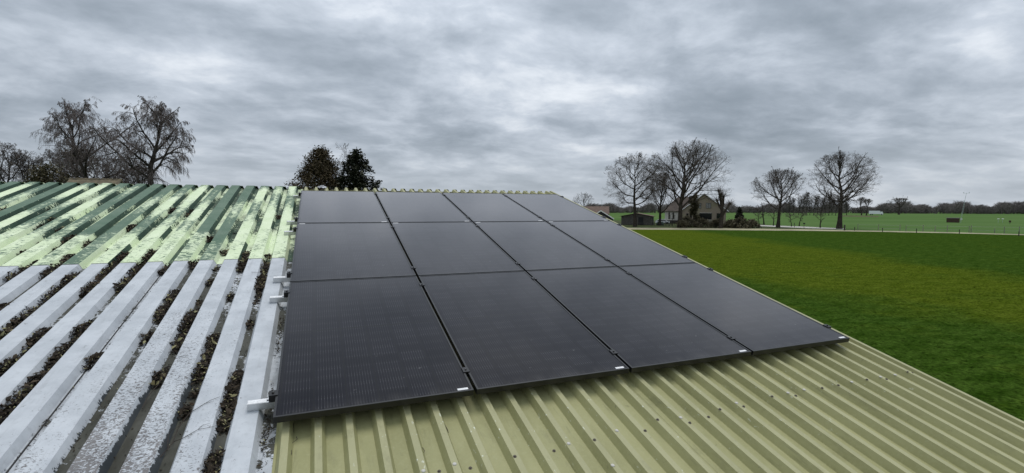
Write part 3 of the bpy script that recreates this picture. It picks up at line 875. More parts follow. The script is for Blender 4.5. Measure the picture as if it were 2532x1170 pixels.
twig('bent twig lying in the groove between two speckled grey ribs', [(352, 1010, -.03), (366, 980, -.02), (392, 950, -.02), (402, 930, -.01), (396, 914, .0)], 0.0024)
twig('short twig resting across a grey rib high above the others', [(430, 886, -.01), (445, 882, .004), (464, 878, .008)], 0.0018)
twig('straight twig sticking out over a grey rib just below the green sheets', [(622, 673, .010), (640, 674, .012), (660, 676, .0)], 0.0016)
twig('small dark curled twig on the olive roof under the panel front edge', [(727, 1046, -.034), (725, 1060, -.034), (727, 1071, -.034)], 0.0018)
twig('hooked dark twig on the olive roof below the nearest panel', [(733, 1080, -.034), (735, 1086, -.034), (728, 1092, -.034), (720, 1097, -.034)], 0.0018)
twig('short thick dark twig on the olive roof beside the grey sheets', [(719, 1110, -.033), (720, 1122, -.032), (718, 1132, -.033)], 0.0040)
twig('curled dark twig on the olive roof below the middle of the nearest panel', [(1045, 1107, -.034), (1050, 1115, -.034), (1046, 1124, -.034)], 0.0018)
twig('dark leaf stalk on the olive roof below the first panel joint', [(1099, 1050, -.034), (1106, 1062, -.033), (1109, 1070, -.034)], 0.0034)

ru, rv = roof_uv(796, 466, CROWN)
mb = MB()
rr = random.Random(4)
nx, ny = 9, 6
g = [[(-.07 + .14 * i / nx + rr.gauss(0, .005), -.035 + .07 * j / ny + rr.gauss(0, .005), .004 + .028 * math.sin(math.pi * i / nx) * math.sin(math.pi * j / ny) + rr.uniform(0, .016)) for j in range(ny + 1)] for i in range(nx + 1)]
for i in range(nx):
    for j in range(ny): mb.quad(g[i][j], g[i + 1][j], g[i + 1][j + 1], g[i][j + 1])
o = mb.build('rag', M['rag']); o.location = r2w(ru, V_RIDGE - 0.06, OTOP); o.rotation_euler = ROOF_ROT
tag(o, 'small crumpled grey white rag lying on the ridge above the top left panel', 'rag')

# ------------------------------------------------------------------ trees
def seg_mesh(name, segs, sides, mat, ext=0.0):
    A = np.asarray(segs, np.float64)
    p0, p1, r0, r1 = A[:, :3], A[:, 3:6], A[:, 6], A[:, 7]
    d = p1 - p0; L = np.linalg.norm(d, axis=1)[:, None] + 1e-9; d = d / L
    if ext: p1 = p1 + d * (r1[:, None] * ext)
    ref = np.where(np.abs(d[:, 2:3]) > 0.9, np.array([[1.0, 0, 0]]), np.array([[0, 0, 1.0]]))
    a = np.cross(d, ref); a /= np.linalg.norm(a, axis=1)[:, None]; b = np.cross(d, a)
    n = len(A); V = np.zeros((n, 2 * sides, 3))
    for j in range(sides):
        t = 2 * np.pi * j / sides
        o = a * np.cos(t) + b * np.sin(t)
        V[:, j] = p0 + o * r0[:, None]; V[:, sides + j] = p1 + o * r1[:, None]
    idx = np.arange(n)[:, None] * (2 * sides)
    F = np.concatenate([idx + np.array([[j, (j + 1) % sides, sides + (j + 1) % sides, sides + j]]) for j in range(sides)], 0)
    return np_mesh(name, V.reshape(-1, 3), F, mat, smooth=sides > 4)

def norm3(x, y, z):
    l = math.sqrt(x * x + y * y + z * z) or 1.0
    return x / l, y / l, z / l
def grow(seed, env, trunk_h, r0, lean=(0, 0), limbs=9, ang=(35, 60), kids=(7, 6, 4), droop=(0.10, 0.06, 0.0, -0.02), wig=(0.10, 0.16, 0.22, 0.30), ratio=(0.62, 0.6, 0.6), rmin=0.012, fork=True, leader=0.9, thick=2):
    """env = (cx, cy, cz, rx, rz) crown ellipsoid; returns thick and thin segments"""
    g = random.Random(seed)
    cx, cy, cz, rx, rz = env
    A, B = [], []
    def room(p, d):
        ex, ey, ez = (p[0] - cx) / rx, (p[1] - cy) / rx, (p[2] - cz) / rz
        fx, fy, fz = d[0] / rx, d[1] / rx, d[2] / rz
        a = fx * fx + fy * fy + fz * fz; b = ex * fx + ey * fy + ez * fz; c = ex * ex + ey * ey + ez * ez - 1
        disc = b * b - a * c
        if disc <= 0: return 0.4
        return max(0.3, (-b + math.sqrt(disc)) / a)
    def side(d, an):
        # direction turned away from d by angle an
        az = g.uniform(0, 6.2832)
        hx, hy, hz = (0, 0, 1) if abs(d[2]) < 0.9 else (1, 0, 0)
        ax, ay, az_ = norm3(d[1] * hz - d[2] * hy, d[2] * hx - d[0] * hz, d[0] * hy - d[1] * hx)
        bx, by, bz = d[1] * az_ - d[2] * ay, d[2] * ax - d[0] * az_, d[0] * ay - d[1] * ax
        s, c = math.sin(an), math.cos(an); ca, sa = math.cos(az), math.sin(az)
        return norm3(d[0] * c + (ax * ca + bx * sa) * s, d[1] * c + (ay * ca + by * sa) * s, d[2] * c + (az_ * ca + bz * sa) * s)
    def branch(p, d, L, r, lev):
        ns = (7, 5, 3, 2)[lev]
        st = L / ns
        out = A if lev < thick else B
        nk = kids[lev] if lev < 3 and lev < len(kids) else 0
        rt = max(rmin * 0.6, r * (0.30 if lev < 2 else 0.5))
        for i in range(ns):
            w_ = wig[lev]
            d = norm3(d[0] + g.gauss(0, w_), d[1] + g.gauss(0, w_), d[2] + g.gauss(0, w_) + droop[lev])
            q = (p[0] + d[0] * st, p[1] + d[1] * st, p[2] + d[2] * st)
            ra = r + (rt - r) * i / ns; rb = r + (rt - r) * (i + 1) / ns
            out.append((*p, *q, ra, rb))
            p = q
            if nk:
                want = nk / ns * (0.4 if i == 0 else 1.15)
                c = int(want) + (1 if g.random() < want - int(want) else 0)
                for _ in range(c):
                    dd = side(d, R(g.uniform(25, 55)))
                    f = 1.0 - 0.45 * (i + 1) / ns
                    ll = min(L * ratio[lev] * f * g.uniform(0.7, 1.25), room(p, dd))
                    branch(p, dd, ll, max(rmin, rb * 0.50), lev + 1)
    # trunk
    p = (0.0, 0.0, -0.1); d = norm3(lean[0], lean[1], 1.0)
    n = 5
    for i in range(n):
        d = norm3(d[0] + g.gauss(0, 0.03), d[1] + g.gauss(0, 0.03), d[2])
        st = (trunk_h + 0.1) / n
        q = (p[0] + d[0] * st, p[1] + d[1] * st, p[2] + d[2] * st)
        ra = r0 * (1.35 - 0.35 * min(1, i / 2)) * (1 - 0.05 * i); rb = r0 * (1.35 - 0.35 * min(1, (i + 1) / 2)) * (1 - 0.05 * (i + 1))
        A.append((*p, *q, ra, rb)); p = q
    base = p
    # leader with limbs leaving it at different heights
    top_room = room(p, (0, 0, 1)) * leader
    nl = max(3, int(limbs))
    lead = 8; pts = [p]
    for i in range(lead):
        d = norm3(d[0] * 0.8 + g.gauss(0, 0.09), d[1] * 0.8 + g.gauss(0, 0.09), 1.0)
        st = top_room / lead
        q = (p[0] + d[0] * st, p[1] + d[1] * st, p[2] + d[2] * st)
        f0 = 1 - i / lead; f1 = 1 - (i + 1) / lead
        A.append((*p, *q, r0 * 0.72 * (0.12 + 0.88 * f0), r0 * 0.72 * (0.12 + 0.88 * f1)))
        p = q; pts.append(p)
    az = g.uniform(0, 6.28)
    for i in range(nl):
        f = (i / nl) ** 1.1 * 0.9
        k = min(lead - 1, int(f * lead)); fr = f * lead - k
        s = tuple(pts[k][j] + (pts[k + 1][j] - pts[k][j]) * fr for j in range(3))
        az += 2.4 + g.gauss(0, 0.35)
        an = R(ang[1] + (ang[0] - ang[1]) * f + g.gauss(0, 5))
        dd = (math.cos(az) * math.sin(an), math.sin(az) * math.sin(an), math.cos(an))
        ll = room(s, dd) * g.uniform(0.78, 1.15)
        branch(s, dd, ll, r0 * (0.40 - 0.22 * f) * g.uniform(0.85, 1.1), 0)
    return A, B

def make_tree(name, label, cat, loc, A, B, bark, twig_m, rotz=0.0, group=None, sides=7, tsides=3):
    t = empty(name, loc, (0, 0, rotz))
    tag(t, label, cat, group)
    link('trunk', seg_mesh('trunk', A, sides, bark, 0.3), t)
    link('crown', seg_mesh('crown', B, tsides, twig_m), t)
    return t
def copy_tree(src, loc, rotz, s, label, group=None, sz=None):
    r = src.copy(); col.objects.link(r)
    r.location = loc; r.rotation_euler = (0, 0, rotz); r.scale = (s, s, sz or s); r['label'] = label
    if group: r['group'] = group
    for ch in src.children:
        c = ch.copy(); col.objects.link(c); c.parent = r
    return r

def px2m(depth): return depth / FPX
def hz_(y, depth, x=1266): return HC + (516.0 + 0.0028 * (x - 1266) - y) * px2m(depth)

# the big bare trees on the right
def oak(name, label, px, depth, top, half, trunk, r0, seed, cx=0.0, bottom=None, **kw):
    H = hz_(top, depth, px); rx = half * px2m(depth)
    zb = bottom if bottom is not None else trunk * 0.75
    env = (cx, 0, (H + zb) / 2, rx, (H - zb) / 2)
    A, B = grow(seed, env, trunk, r0, **kw)
    p = gd(px, depth)
    return make_tree(name, label, 'tree', p, A, B, M['bark'], M['twig'], face_rot(p), 'bare trees along the track')
K_OAK = dict(limbs=18, kids=(12, 8, 6), rmin=0.015)
oak('bare_tree', 'largest bare tree, standing close in front of the brick house', 1682, 122, 350, 112, 4.6, 0.62, 101, cx=1.2, **K_OAK)
oak('bare_tree', 'bare tree with a crooked forked trunk, leftmost beside the dark wooden shed', 1571, 127, 380, 92, 5.6, 0.45, 102, cx=0.2, bottom=3.0, lean=(-0.06, 0), limbs=15, kids=(12, 8, 6), rmin=0.015, ang=(30, 85), leader=0.8, wig=(0.17, 0.22, 0.26, 0.32))
oak('bare_tree', 'slender bare tree between the crooked tree and the largest tree', 1632, 138, 428, 50, 3.2, 0.42, 103, limbs=14, kids=(11, 7, 5), rmin=0.015, ang=(15, 48))
oak('bare_tree', 'medium bare tree left of the driveway, right of the hedge', 1925, 124, 420, 68, 4.6, 0.42, 104, bottom=4.4, limbs=15, kids=(11, 8, 5), rmin=0.018, ang=(28, 72))
oak('bare_tree', 'broad round bare tree standing alone right of the driveway', 2077, 117, 378, 84, 5.0, 0.55, 105, bottom=4.2, limbs=18, kids=(12, 8, 6), rmin=0.015, ang=(22, 80))
oak('bare_tree', 'small bare tree peeping over the roof edge above the brown house roof', 1443, 170, 478, 32, 3.0, 0.25, 106, limbs=8, kids=(7, 5, 4), rmin=0.02)
oak('bare_tree', 'lone round bare tree out in front of the far wood', 2223, 452, 490, 28, 6.0, 0.7, 107, bottom=7.0, limbs=10, kids=(8, 6, 4), rmin=0.06)
oak('bare_tree', 'slim bare tree behind the broad round tree, right of the poplar row', 2143, 380, 492, 16, 6.0, 0.4, 108, limbs=9, kids=(7, 5, 4), rmin=0.05, ang=(20, 45))
oak('bare_tree', 'slim bare tree leaning left beside the poplar row', 2131, 390, 488, 17, 6.0, 0.4, 109, lean=(-0.05, 0), limbs=9, kids=(7, 5, 4), rmin=0.05, ang=(20, 45))

# pollarded tree beside the house
g = random.Random(8); A, B = [], []
pts = [(0, 0, -.1), (0.1, 0, 1.6), (0.25, 0.1, 3.0), (0.2, 0.1, 4.4)]
for i in range(3): A.append((*pts[i], *pts[i + 1], 0.52 - 0.06 * i, 0.46 - 0.06 * i))
knobs = [((-0.9, 0.2, 6.6), 0.26), ((-0.1, -0.3, 8.1), 0.28), ((0.5, 0.4, 7.6), 0.26), ((1.9, 0.0, 5.9), 0.24), ((-0.6, 0.6, 8.9), 0.22)]
for kp, kr in knobs:
    s = pts[2] if kp[0] > 1 else pts[3]
    mid = tuple((a + b_) / 2 + g.uniform(-.15, .15) for a, b_ in zip(s, kp))
    A.append((*s, *mid, 0.30, 0.25)); A.append((*mid, *kp, 0.25, 0.22))
    A.append((kp[0], kp[1], kp[2] - 0.25, kp[0], kp[1], kp[2] + 0.05, 0.24, kr * 1.25)); A.append((kp[0], kp[1], kp[2] + 0.05, kp[0], kp[1], kp[2] + 0.3, kr * 1.25, 0.1))
    for q in range(90):
        a = g.uniform(0, 6.28); e = g.uniform(0.0, 1.35); L = g.uniform(0.6, 1.9)
        d = (math.cos(a) * math.cos(e), math.sin(a) * math.cos(e), math.sin(e))
        B.append((*kp, kp[0] + d[0] * L, kp[1] + d[1] * L, kp[2] + d[2] * L, 0.022, 0.010))
p = gd(1783, 118)
make_tree('pollard_tree', 'pollarded tree with knobbly limb ends at the right corner of the house', 'tree', p, A, B, M['bark'], M['twig'], face_rot(p), 'bare trees along the track')

# small fruit trees
A, B = grow(301, (0, 0, 2.5, 1.9, 1.25), 1.3, 0.12, limbs=7, kids=(6, 5, 4), rmin=0.012, ang=(45, 80), wig=(0.2, 0.25, 0.3, 0.3))
p = gp(1957, 560.5)
ft = make_tree('fruit_tree', 'small bare orchard tree nearest the driveway bend, right of the medium tree', 'tree', p, A, B, M['bark'], M['twig'], 0.4, 'small orchard trees')
for i, (px, py, s, lab) in enumerate([(1877, 556, 1.05, 'small bare orchard tree leftmost, right beside the hedge'), (1912, 558.5, 1.2, 'small leaning orchard tree just left of the medium bare tree'),
        (1976, 559.5, 1.15, 'small bare orchard tree between letterbox and medium bare tree'), (2028, 563.5, 1.25, 'small bare orchard tree standing between letterbox and broad round tree'), (1889, 556.0, 1.7, 'taller orchard tree second from the hedge')]):
    copy_tree(ft, gp(px, py), 1.3 * i + 0.7, s, lab)

# poplar row far behind
pop = []
for v_ in range(3):
    A, B = grow(400 + v_, (0, 0, 10.5, 2.6, 9.0), 3.0, 0.26, limbs=18, kids=(9, 5, 3), rmin=0.05, ang=(14, 30), leader=0.97)
    pop.append((A, B))
prow = [1952, 1963, 1975, 1986, 1994, 2003, 2012, 2021, 2030, 2041, 2050, 2058, 2067, 2078, 2094]
src = []
words_ = ['first', 'second', 'third', 'fourth', 'fifth', 'sixth', 'seventh', 'eighth', 'ninth', 'tenth', 'eleventh', 'twelfth', 'thirteenth', 'fourteenth', 'fifteenth']
gg = random.Random(77)
for i, px in enumerate(prow):
    p = gd(px, 395 + gg.uniform(-25, 25)); lab = f'tall slim bare tree, {words_[i]} from the left in the distant row'
    sc = gg.uniform(0.78, 1.0)
    if i < 3:
        t = make_tree('slim_tree', lab, 'tree', p, *pop[i], M['bark'], M['far_twig'], gg.uniform(0, 6), 'distant row of slim trees'); t.scale = (sc, sc, sc); src.append(t)
    else:
        copy_tree(src[i % 3], p, gg.uniform(0, 6), sc, lab)

# weeping birches and dark bare trees on the left
def birch(label, px, depth, top, half, seed, cx=0, lean=(0, 0), bottom=5.5, trunk=6.5, r0=0.26, limbs=13):
    H = hz_(top, depth, px); rx = half * px2m(depth)
    env = (cx, 0, (H + bottom) / 2, rx, (H - bottom) / 2)
    A, B = grow(seed, env, trunk, r0, lean=lean, limbs=limbs, kids=(13, 10, 9), rmin=0.0058, ang=(14, 52), droop=(-0.01, -0.10, -0.50, -1.2), wig=(0.14, 0.2, 0.22, 0.2), ratio=(0.55, 0.5, 0.95))
    p = gd(px, depth)
    return make_tree('birch_tree', label, 'tree', p, A, B, M['birch_bark'], M['birch_twig'], face_rot(p), 'weeping birches behind the green roof')
birch('tall weeping birch, right one of the pair behind the green roof', 374, 38, 248, 112, 507, cx=0.0, bottom=4.6, limbs=15)
birch('tall weeping birch leaning left, left one of the pair behind the green roof', 268, 39, 262, 112, 508, cx=-0.9, lean=(-0.12, 0), r0=0.2, limbs=14)
def dark_tree(label, px, depth, top, half, seed, r0=0.2, trunk=3.5, **kw):
    H = hz_(top, depth, px); rx = half * px2m(depth)
    env = (0, 0, (H + 2.6) / 2, rx, (H - 2.6) / 2)
    A, B = grow(seed, env, trunk, r0, limbs=15, kids=(11, 8, 6), rmin=0.010, wig=(0.2, 0.25, 0.3, 0.32), ang=(25, 65), **kw)
    p = gd(px, depth)
    return make_tree('bare_tree', label, 'tree', p, A, B, M['bark'], M['twig'], face_rot(p), 'dark bare trees behind the green roof')
dark_tree('dark bare tree at the far left edge behind the green roof', 8, 46, 352, 60, 511)
dark_tree('thin dark bare tree second from the left edge behind the roof', 70, 48, 372, 52, 512)
dark_tree('dense dark bare tree in front of the left birch', 165, 44, 366, 68, 513)
dark_tree('low dense bare tree between the two birches', 268, 42, 384, 66, 514)
dark_tree('low tangled bare tree at the foot of the right birch', 330, 43, 396, 60, 515)

def leaf_cloud(n, fn, size, rng, flat=0.9):
    P = np.array([fn() for _ in range(n)]); S = rng.uniform(size[0], size[1], n)
    return chips(P, S, rng, flat)
rng2 = np.random.default_rng(12); gl = random.Random(12)
def clump_points(n, rx, ry, z0, z1, profile, clumps, cr, g):
    """points gathered in clumps spread through a volume of revolution"""
    C = []
    while len(C) < clumps:
        f = g.random(); rr = profile(f); a = g.uniform(0, 6.283); q = rr * (g.random() ** 0.42)
        C.append((math.cos(a) * q * rx, math.sin(a) * q * ry, z0 + (z1 - z0) * f))
    out = np.empty((n, 3))
    for i in range(n):
        c = C[int(g.random() * clumps)]
        out[i] = (c[0] + g.gauss(0, cr), c[1] + g.gauss(0, cr), c[2] + g.gauss(0, cr * 0.8))
    return out
def leafy_tree(name, label, cat, loc, mat, n, rx, z0, z1, profile, clumps, cr, size, seed, trunk_r, group=None, twig_spikes=200, flat=0.9):
    g = random.Random(seed); rg = np.random.default_rng(seed)
    t = empty(name, loc, (0, 0, g.uniform(0, 6))); tag(t, label, cat, group)
    P = clump_points(n, rx, rx, z0, z1, profile, clumps, cr, g)
    V, F = chips(P, rg.uniform(size[0], size[1], n), rg, flat)
    link('crown', np_mesh('crown', V, F, mat), t)
    A = [(0, 0, -.1, 0, 0, z0 + (z1 - z0) * 0.55, trunk_r, trunk_r * 0.5), (0, 0, z0 + (z1 - z0) * 0.55, 0.05, 0, z1 * 0.97, trunk_r * 0.5, 0.02)]
    for i in range(twig_spikes):
        f = g.random(); a = g.uniform(0, 6.28); z = z0 + (z1 - z0) * f; q = profile(f) * rx * g.uniform(0.8, 1.12)
        A.append((0, 0, z - q * 0.35, math.cos(a) * q, math.sin(a) * q, min(z + q * 0.25, z1 * 1.02), 0.025, 0.006))
    link('trunk', seg_mesh('trunk', A, 5, M['bark']), t)
    return t
dep = 42
p = gd(793, dep)
leafy_tree('brown_tree', 'rounded brown leaved tree left of the dark fir behind the ridge', 'tree', p, M['brown_leaf'], 26000, 4.0, 2.0, hz_(376, dep, 793), lambda f: max(0.05, (1 - f) ** 0.66), 330, 0.26, (0.10, 0.24), 31, 0.16)
# fir: whorls of drooping boughs clothed with needles
def fir(name, label, loc, H, rad, seed, n_per, size, mat, z_first=0.8, group=None):
    g = random.Random(seed); rg = np.random.default_rng(seed)
    t = empty(name, loc, (0, 0, 0)); tag(t, label, 'tree', group)
    A = [(0, 0, -.1, 0, 0, H, 0.025 * H * 0.8, 0.02)]; P = []
    z = z_first
    while z < H * 0.985:
        f = (z - z_first) / (H - z_first); L0 = rad * (1 - f) ** 0.80 + 0.06
        nb = max(6, int(14 - 6 * f))
        for i in range(nb):
            a = g.uniform(0, 6.28); L = L0 * g.uniform(0.80, 1.08); dr = g.uniform(-0.25, 0.12) - 0.25 * (1 - f)
            zz0 = z + g.uniform(-0.12, 0.12)
            e = (math.cos(a) * L, math.sin(a) * L, zz0 + dr * L + 0.12 * L)
            A.append((0, 0, zz0, *e, 0.022, 0.006))
            k = int(n_per * (L / rad) ** 1.1) + 10
            for _ in range(k):
                q = g.random() ** 0.75; wd = 0.20 * L * (1.05 - q) + 0.03
                P.append((math.cos(a) * L * q + g.gauss(0, wd * 0.6), math.sin(a) * L * q + g.gauss(0, wd * 0.6), zz0 + (dr + 0.12) * L * q - abs(g.gauss(0, 0.05 * rad)) + 0.02))
        z += (0.055 + 0.02 * g.random()) * H * (1.05 - 0.5 * f) * 0.62
    P = np.array(P)
    V, F = chips(P, rg.uniform(size[0], size[1], len(P)), rg, 0.45)
    link('crown', np_mesh('crown', V, F, mat), t)
    link('trunk', seg_mesh('trunk', A, 5, M['bark']), t)
    return t
fir('fir_tree', 'dark pointed fir tree behind the ridge of the olive roof', gd(884, 42), hz_(364, 42, 884), 4.9, 41, 190, (0.14, 0.34), M['fir_needle'])
A, B = grow(521, (0, 0, 6.6, 1.25, 3.9), 3.0, 0.09, limbs=12, kids=(8, 5, 3), rmin=0.008, ang=(15, 40))
p = gd(850, 45)
t = make_tree('bare_tree', 'thin pale bare tree rising between the brown tree and the fir', 'tree', p, A, B, M['bark'], M['twig'], 0.3)
rg = np.random.default_rng(9); tips = np.array(B)[:, 3:6]; pick = tips[rg.random(len(tips)) < 0.22]
V_, F_ = chips(pick, rg.uniform(0.05, 0.11, len(pick)), rg, 0.9)
link('dead_leaves', np_mesh('dead_leaves', V_, F_, M['brown_leaf']), t)

# ivy-clad trunk and shrubs in front of the house
leafy_tree('ivy_clad_tree', 'dark ivy clad tree against the left half of the house gable', 'tree', gd(1716, 134), M['ivy_leaf'], 2600, 1.5, 0.6, hz_(486, 134, 1716), lambda f: 0.30 + 0.6 * abs(math.sin(5.2 * f + 0.4)), 42, 0.30, (0.25, 0.6), 51, 0.3, twig_spikes=60)
shr = [('dark spreading shrub below the ivy clad tree', 1697, 126, 536, 26, 61), ('low brown shrub under the big house window', 1737, 122, 543, 24, 62), ('rounded shrub at the foot of the pollarded tree', 1773, 121, 544, 20, 63),
       ('broad twiggy shrub in front of the small spruce', 1832, 119, 540, 26, 64), ('brown twiggy shrub at the right end of the hedge', 1858, 120, 545, 20, 65), ('dark shrub between the pollarded tree and the small spruce', 1806, 121, 545, 17, 66), ('dark clipped shrub beside the largest bare tree trunk', 1688, 121, 547, 12, 67)]
for lab, px, dp, top, half, sd_ in shr:
    leafy_tree('shrub', lab, 'shrub', gd(px, dp), M['shrub_leaf'], 2600, half * px2m(dp), 0.0, hz_(top, dp, px), lambda f: math.sqrt(max(0.02, 1 - f ** 2)), 45, 0.22, (0.18, 0.42), sd_, 0.05, 'garden shrubs by the house', 170)
leafy_tree('shrub', 'olive brown evergreen bush by the tiled roof behind the green sheets', 'shrub', gd(118, 33), M['ivy_leaf'], 7000, 1.9, 1.0, hz_(408, 33, 118), lambda f: math.sqrt(max(0.02, 1 - f ** 2)), 90, 0.22, (0.07, 0.2), 68, 0.1, None, 200)
leafy_tree('ivy_clad_tree', 'olive brown ivy covered tree in front of the leaning birch', 'tree', gd(196, 41), M['ivy_leaf'], 6000, 1.5, 2.0, hz_(372, 41, 196), lambda f: 0.35 + 0.6 * math.sin(2.6 * f), 90, 0.25, (0.08, 0.22), 69, 0.2, None, 120)
fir('spruce_tree', 'small dark spruce at the right of the brick house', gd(1829, 124), hz_(511, 124, 1829), 1.9, 42, 26, (0.2, 0.45), M['fir_needle'], 0.4)

# ------------------------------------------------------------------ far woods: one dark mass
def wood(name, label, pxs, depths, heights, n, seed, mat):
    g = random.Random(seed); S = []
    for i in range(n):
        f = g.random(); px = pxs[0] + (pxs[1] - pxs[0]) * f
        dp = (depths[0] + (depths[1] - depths[0]) * f) * g.uniform(0.97, 1.1)
        p = gd(px, dp); H = g.uniform(*heights) * (1.0 + 0.22 * math.sin(px * 0.045 + seed) + 0.15 * math.sin(px * 0.13))
        S.append((p.x, p.y, -.2, p.x, p.y, H * 0.8, 0.35, 0.12))
        for q in range(42):
            z = H * g.uniform(0.05, 0.86); w_ = H * 0.42 * math.sqrt(max(0.05, 1 - ((z / H) - 0.5) ** 2 * 3.2)); a = g.uniform(0, 6.28)
            r1 = w_ * g.random() * 0.5; r2 = w_ * g.uniform(0.5, 1.1)
            S.append((p.x + math.cos(a) * r1, p.y + math.sin(a) * r1, z, p.x + math.cos(a) * r2, p.y + math.sin(a) * r2, min(H, z + g.uniform(0.10, 0.28) * H), 0.20, 0.06))
    o = link(name, seg_mesh(name, S, 3, mat))
    tag(o, label, 'wood', kind='stuff')
wood('far_wood', 'dark bare wood along the horizon right of the round tree', (2170, 2900), (600, 520), (10.0, 12.5), 800, 71, M['far_twig'])
wood('far_wood', 'dark wood on the horizon behind the brick house and orchard', (1790, 2180), (620, 600), (8.0, 11.0), 430, 72, M['far_twig'])
wood('far_wood', 'low dark wood on the horizon behind the wooden shed', (1380, 1800), (520, 600), (7.0, 9.5), 430, 73, M['far_twig'])
wood('far_wood', 'distant wood behind the ridge and left of the barn', (-900, 1390), (560, 520), (6.0, 9.0), 330, 74, M['far_twig'])

# ------------------------------------------------------------------ houses and sheds
def window(parent, x0, x1, z0, z1, y, frame_m, pane_m, mullions=0, fw=0.09):
    mb = MB()
    mb.box(x0, x1, y - 0.06, y + 0.02, z0, z0 + fw); mb.box(x0, x1, y - 0.06, y + 0.02, z1 - fw, z1)
    mb.box(x0, x0 + fw, y - 0.06, y + 0.02, z0 + fw, z1 - fw); mb.box(x1 - fw, x1, y - 0.06, y + 0.02, z0 + fw, z1 - fw)
    for i in range(mullions):
        xm = x0 + (x1 - x0) * (i + 1) / (mullions + 1)
        mb.box(xm - fw / 2, xm + fw / 2, y - 0.06, y + 0.02, z0 + fw, z1 - fw)
    wdw = mb.build('window', frame_m, parent)
    MB().box(x0 + fw * 0.9, x1 - fw * 0.9, y - 0.02, y + 0.01, z0 + fw * 0.9, z1 - fw * 0.9).build('pane', pane_m, wdw)
    return wdw

DH = 150.0; K = px2m(DH)
hp = gd(1741, DH)
house = empty('brick_house', hp, (0, 0, face_rot(hp)))
tag(house, 'pale brick house with brown tiled roof and white gable boards behind the trees', 'house')
def hx(px): return (px - 1741) * K
def hzz(y): return hz_(y, DH, 1741)
zr, ze = hzz(479), hzz(522)
xl, xr = hx(1690), hx(1791)
zwl = ze + 0.25
slope = (zr - ze) / hx(1796)
def roof_z(x): return zr - abs(x) * slope
# gable wall as a closed block
mb = MB()
prof = [(xl, 0), (xr, 0), (xr, roof_z(xr) - 0.15), (0, zr - 0.15), (xl, roof_z(xl) - 0.15)]
mb.slab([(x, 0, z) for x, z in prof], -11.0)
mb.build('wall', M['brick'], house)
for sgn, xe in ((-1, hx(1685)), (1, hx(1797))):
    mb = MB()
    a = [(0, -0.35, zr), (xe, -0.35, roof_z(xe)), (xe, 11.3, roof_z(xe)), (0, 11.3, zr)]
    if sgn > 0: a = a[::-1]
    mb.slab(a, -0.16 if False else 0.16)
    mb.build('roof', M['roof_tile'], house)
    mb = MB()
    mb.slab([(0, -0.42, zr - 0.12), (xe, -0.42, roof_z(xe) - 0.12), (xe, -0.42, roof_z(xe) + 0.14), (0, -0.42, zr + 0.14)][::sgn], 0.06)
    mb.build('bargeboard', M['white'], house)
# left wing with hipped roof
wl = hx(1647); wr = xl + 0.1
mb = MB().box(wl, wr, 2.5, 10.5, 0, hzz(523)); mb.build('wing_wall', M['white_plaster'], house)
MB().box(wl - 0.03, wr, 2.44, 2.5, 0, hzz(546)).build('plinth', M['dark_wood'], house)
zw = hzz(487); ex0 = hx(1641); e2 = hzz(523.5)
xh = hx(1676)
roof = MB()
roof.slab([(ex0, 2.0, e2), (-0.5, 2.0, e2 + 0.0), (-0.5, 6.5, zw), (xh, 6.5, zw)], 0.15)
roof.build('wing_roof', M['roof_tile'], house)
roof = MB(); roof.slab([(ex0, 11.0, e2), (ex0, 2.0, e2), (xh, 6.5, zw)], 0.15); roof.build('hip', M['roof_tile'], house)
roof = MB(); roof.slab([(-0.5, 11.0, e2), (ex0, 11.0, e2), (xh, 6.5, zw), (-0.5, 6.5, zw)], 0.15); roof.build('wing_roof', M['roof_tile'], house)
MB().box(hx(1719), hx(1724), 5.2, 5.9, zr - 2.4, zr + 0.35).build('chimney', M['brick'], house)
window(house, hx(1728), hx(1734.5), hzz(515.5), hzz(502.5), -0.02, M['dark_wood'], M['pale_curtain_glass'], 0)
window(house, hx(1745), hx(1757), hzz(515.5), hzz(502), -0.02, M['dark_wood'], M['pale_curtain_glass'], 1)
window(house, hx(1730.5), hx(1759), hzz(543), hzz(527.2), -0.02, M['dark_wood'], M['dark_glass'], 0)
window(house, hx(1770), hx(1783), hzz(543), hzz(527.2), -0.02, M['dark_wood'], M['dark_glass'], 0)
window(house, hx(1656), hx(1659), hzz(543), hzz(526), 2.46, M['brown_wood'], M['dark_glass'], 0)
window(house, hx(1666), hx(1669.5), hzz(543), hzz(526), 2.46, M['brown_wood'], M['dark_glass'], 0)
MB().box(hx(1728), hx(1786), -0.20, -0.005, hzz(545), hzz(543.4)).build('window_sill', M['concrete'], house)
MB().box(hx(1731), hx(1758.5), -0.14, -0.005, hzz(527), hzz(526.2)).build('lintel', M['white_plaster'], house)
for px in (1700, 1708):
    window(house, hx(px), hx(px + 5), hzz(540), hzz(528), -0.02, M['dark_wood'], M['dark_glass'], 0)

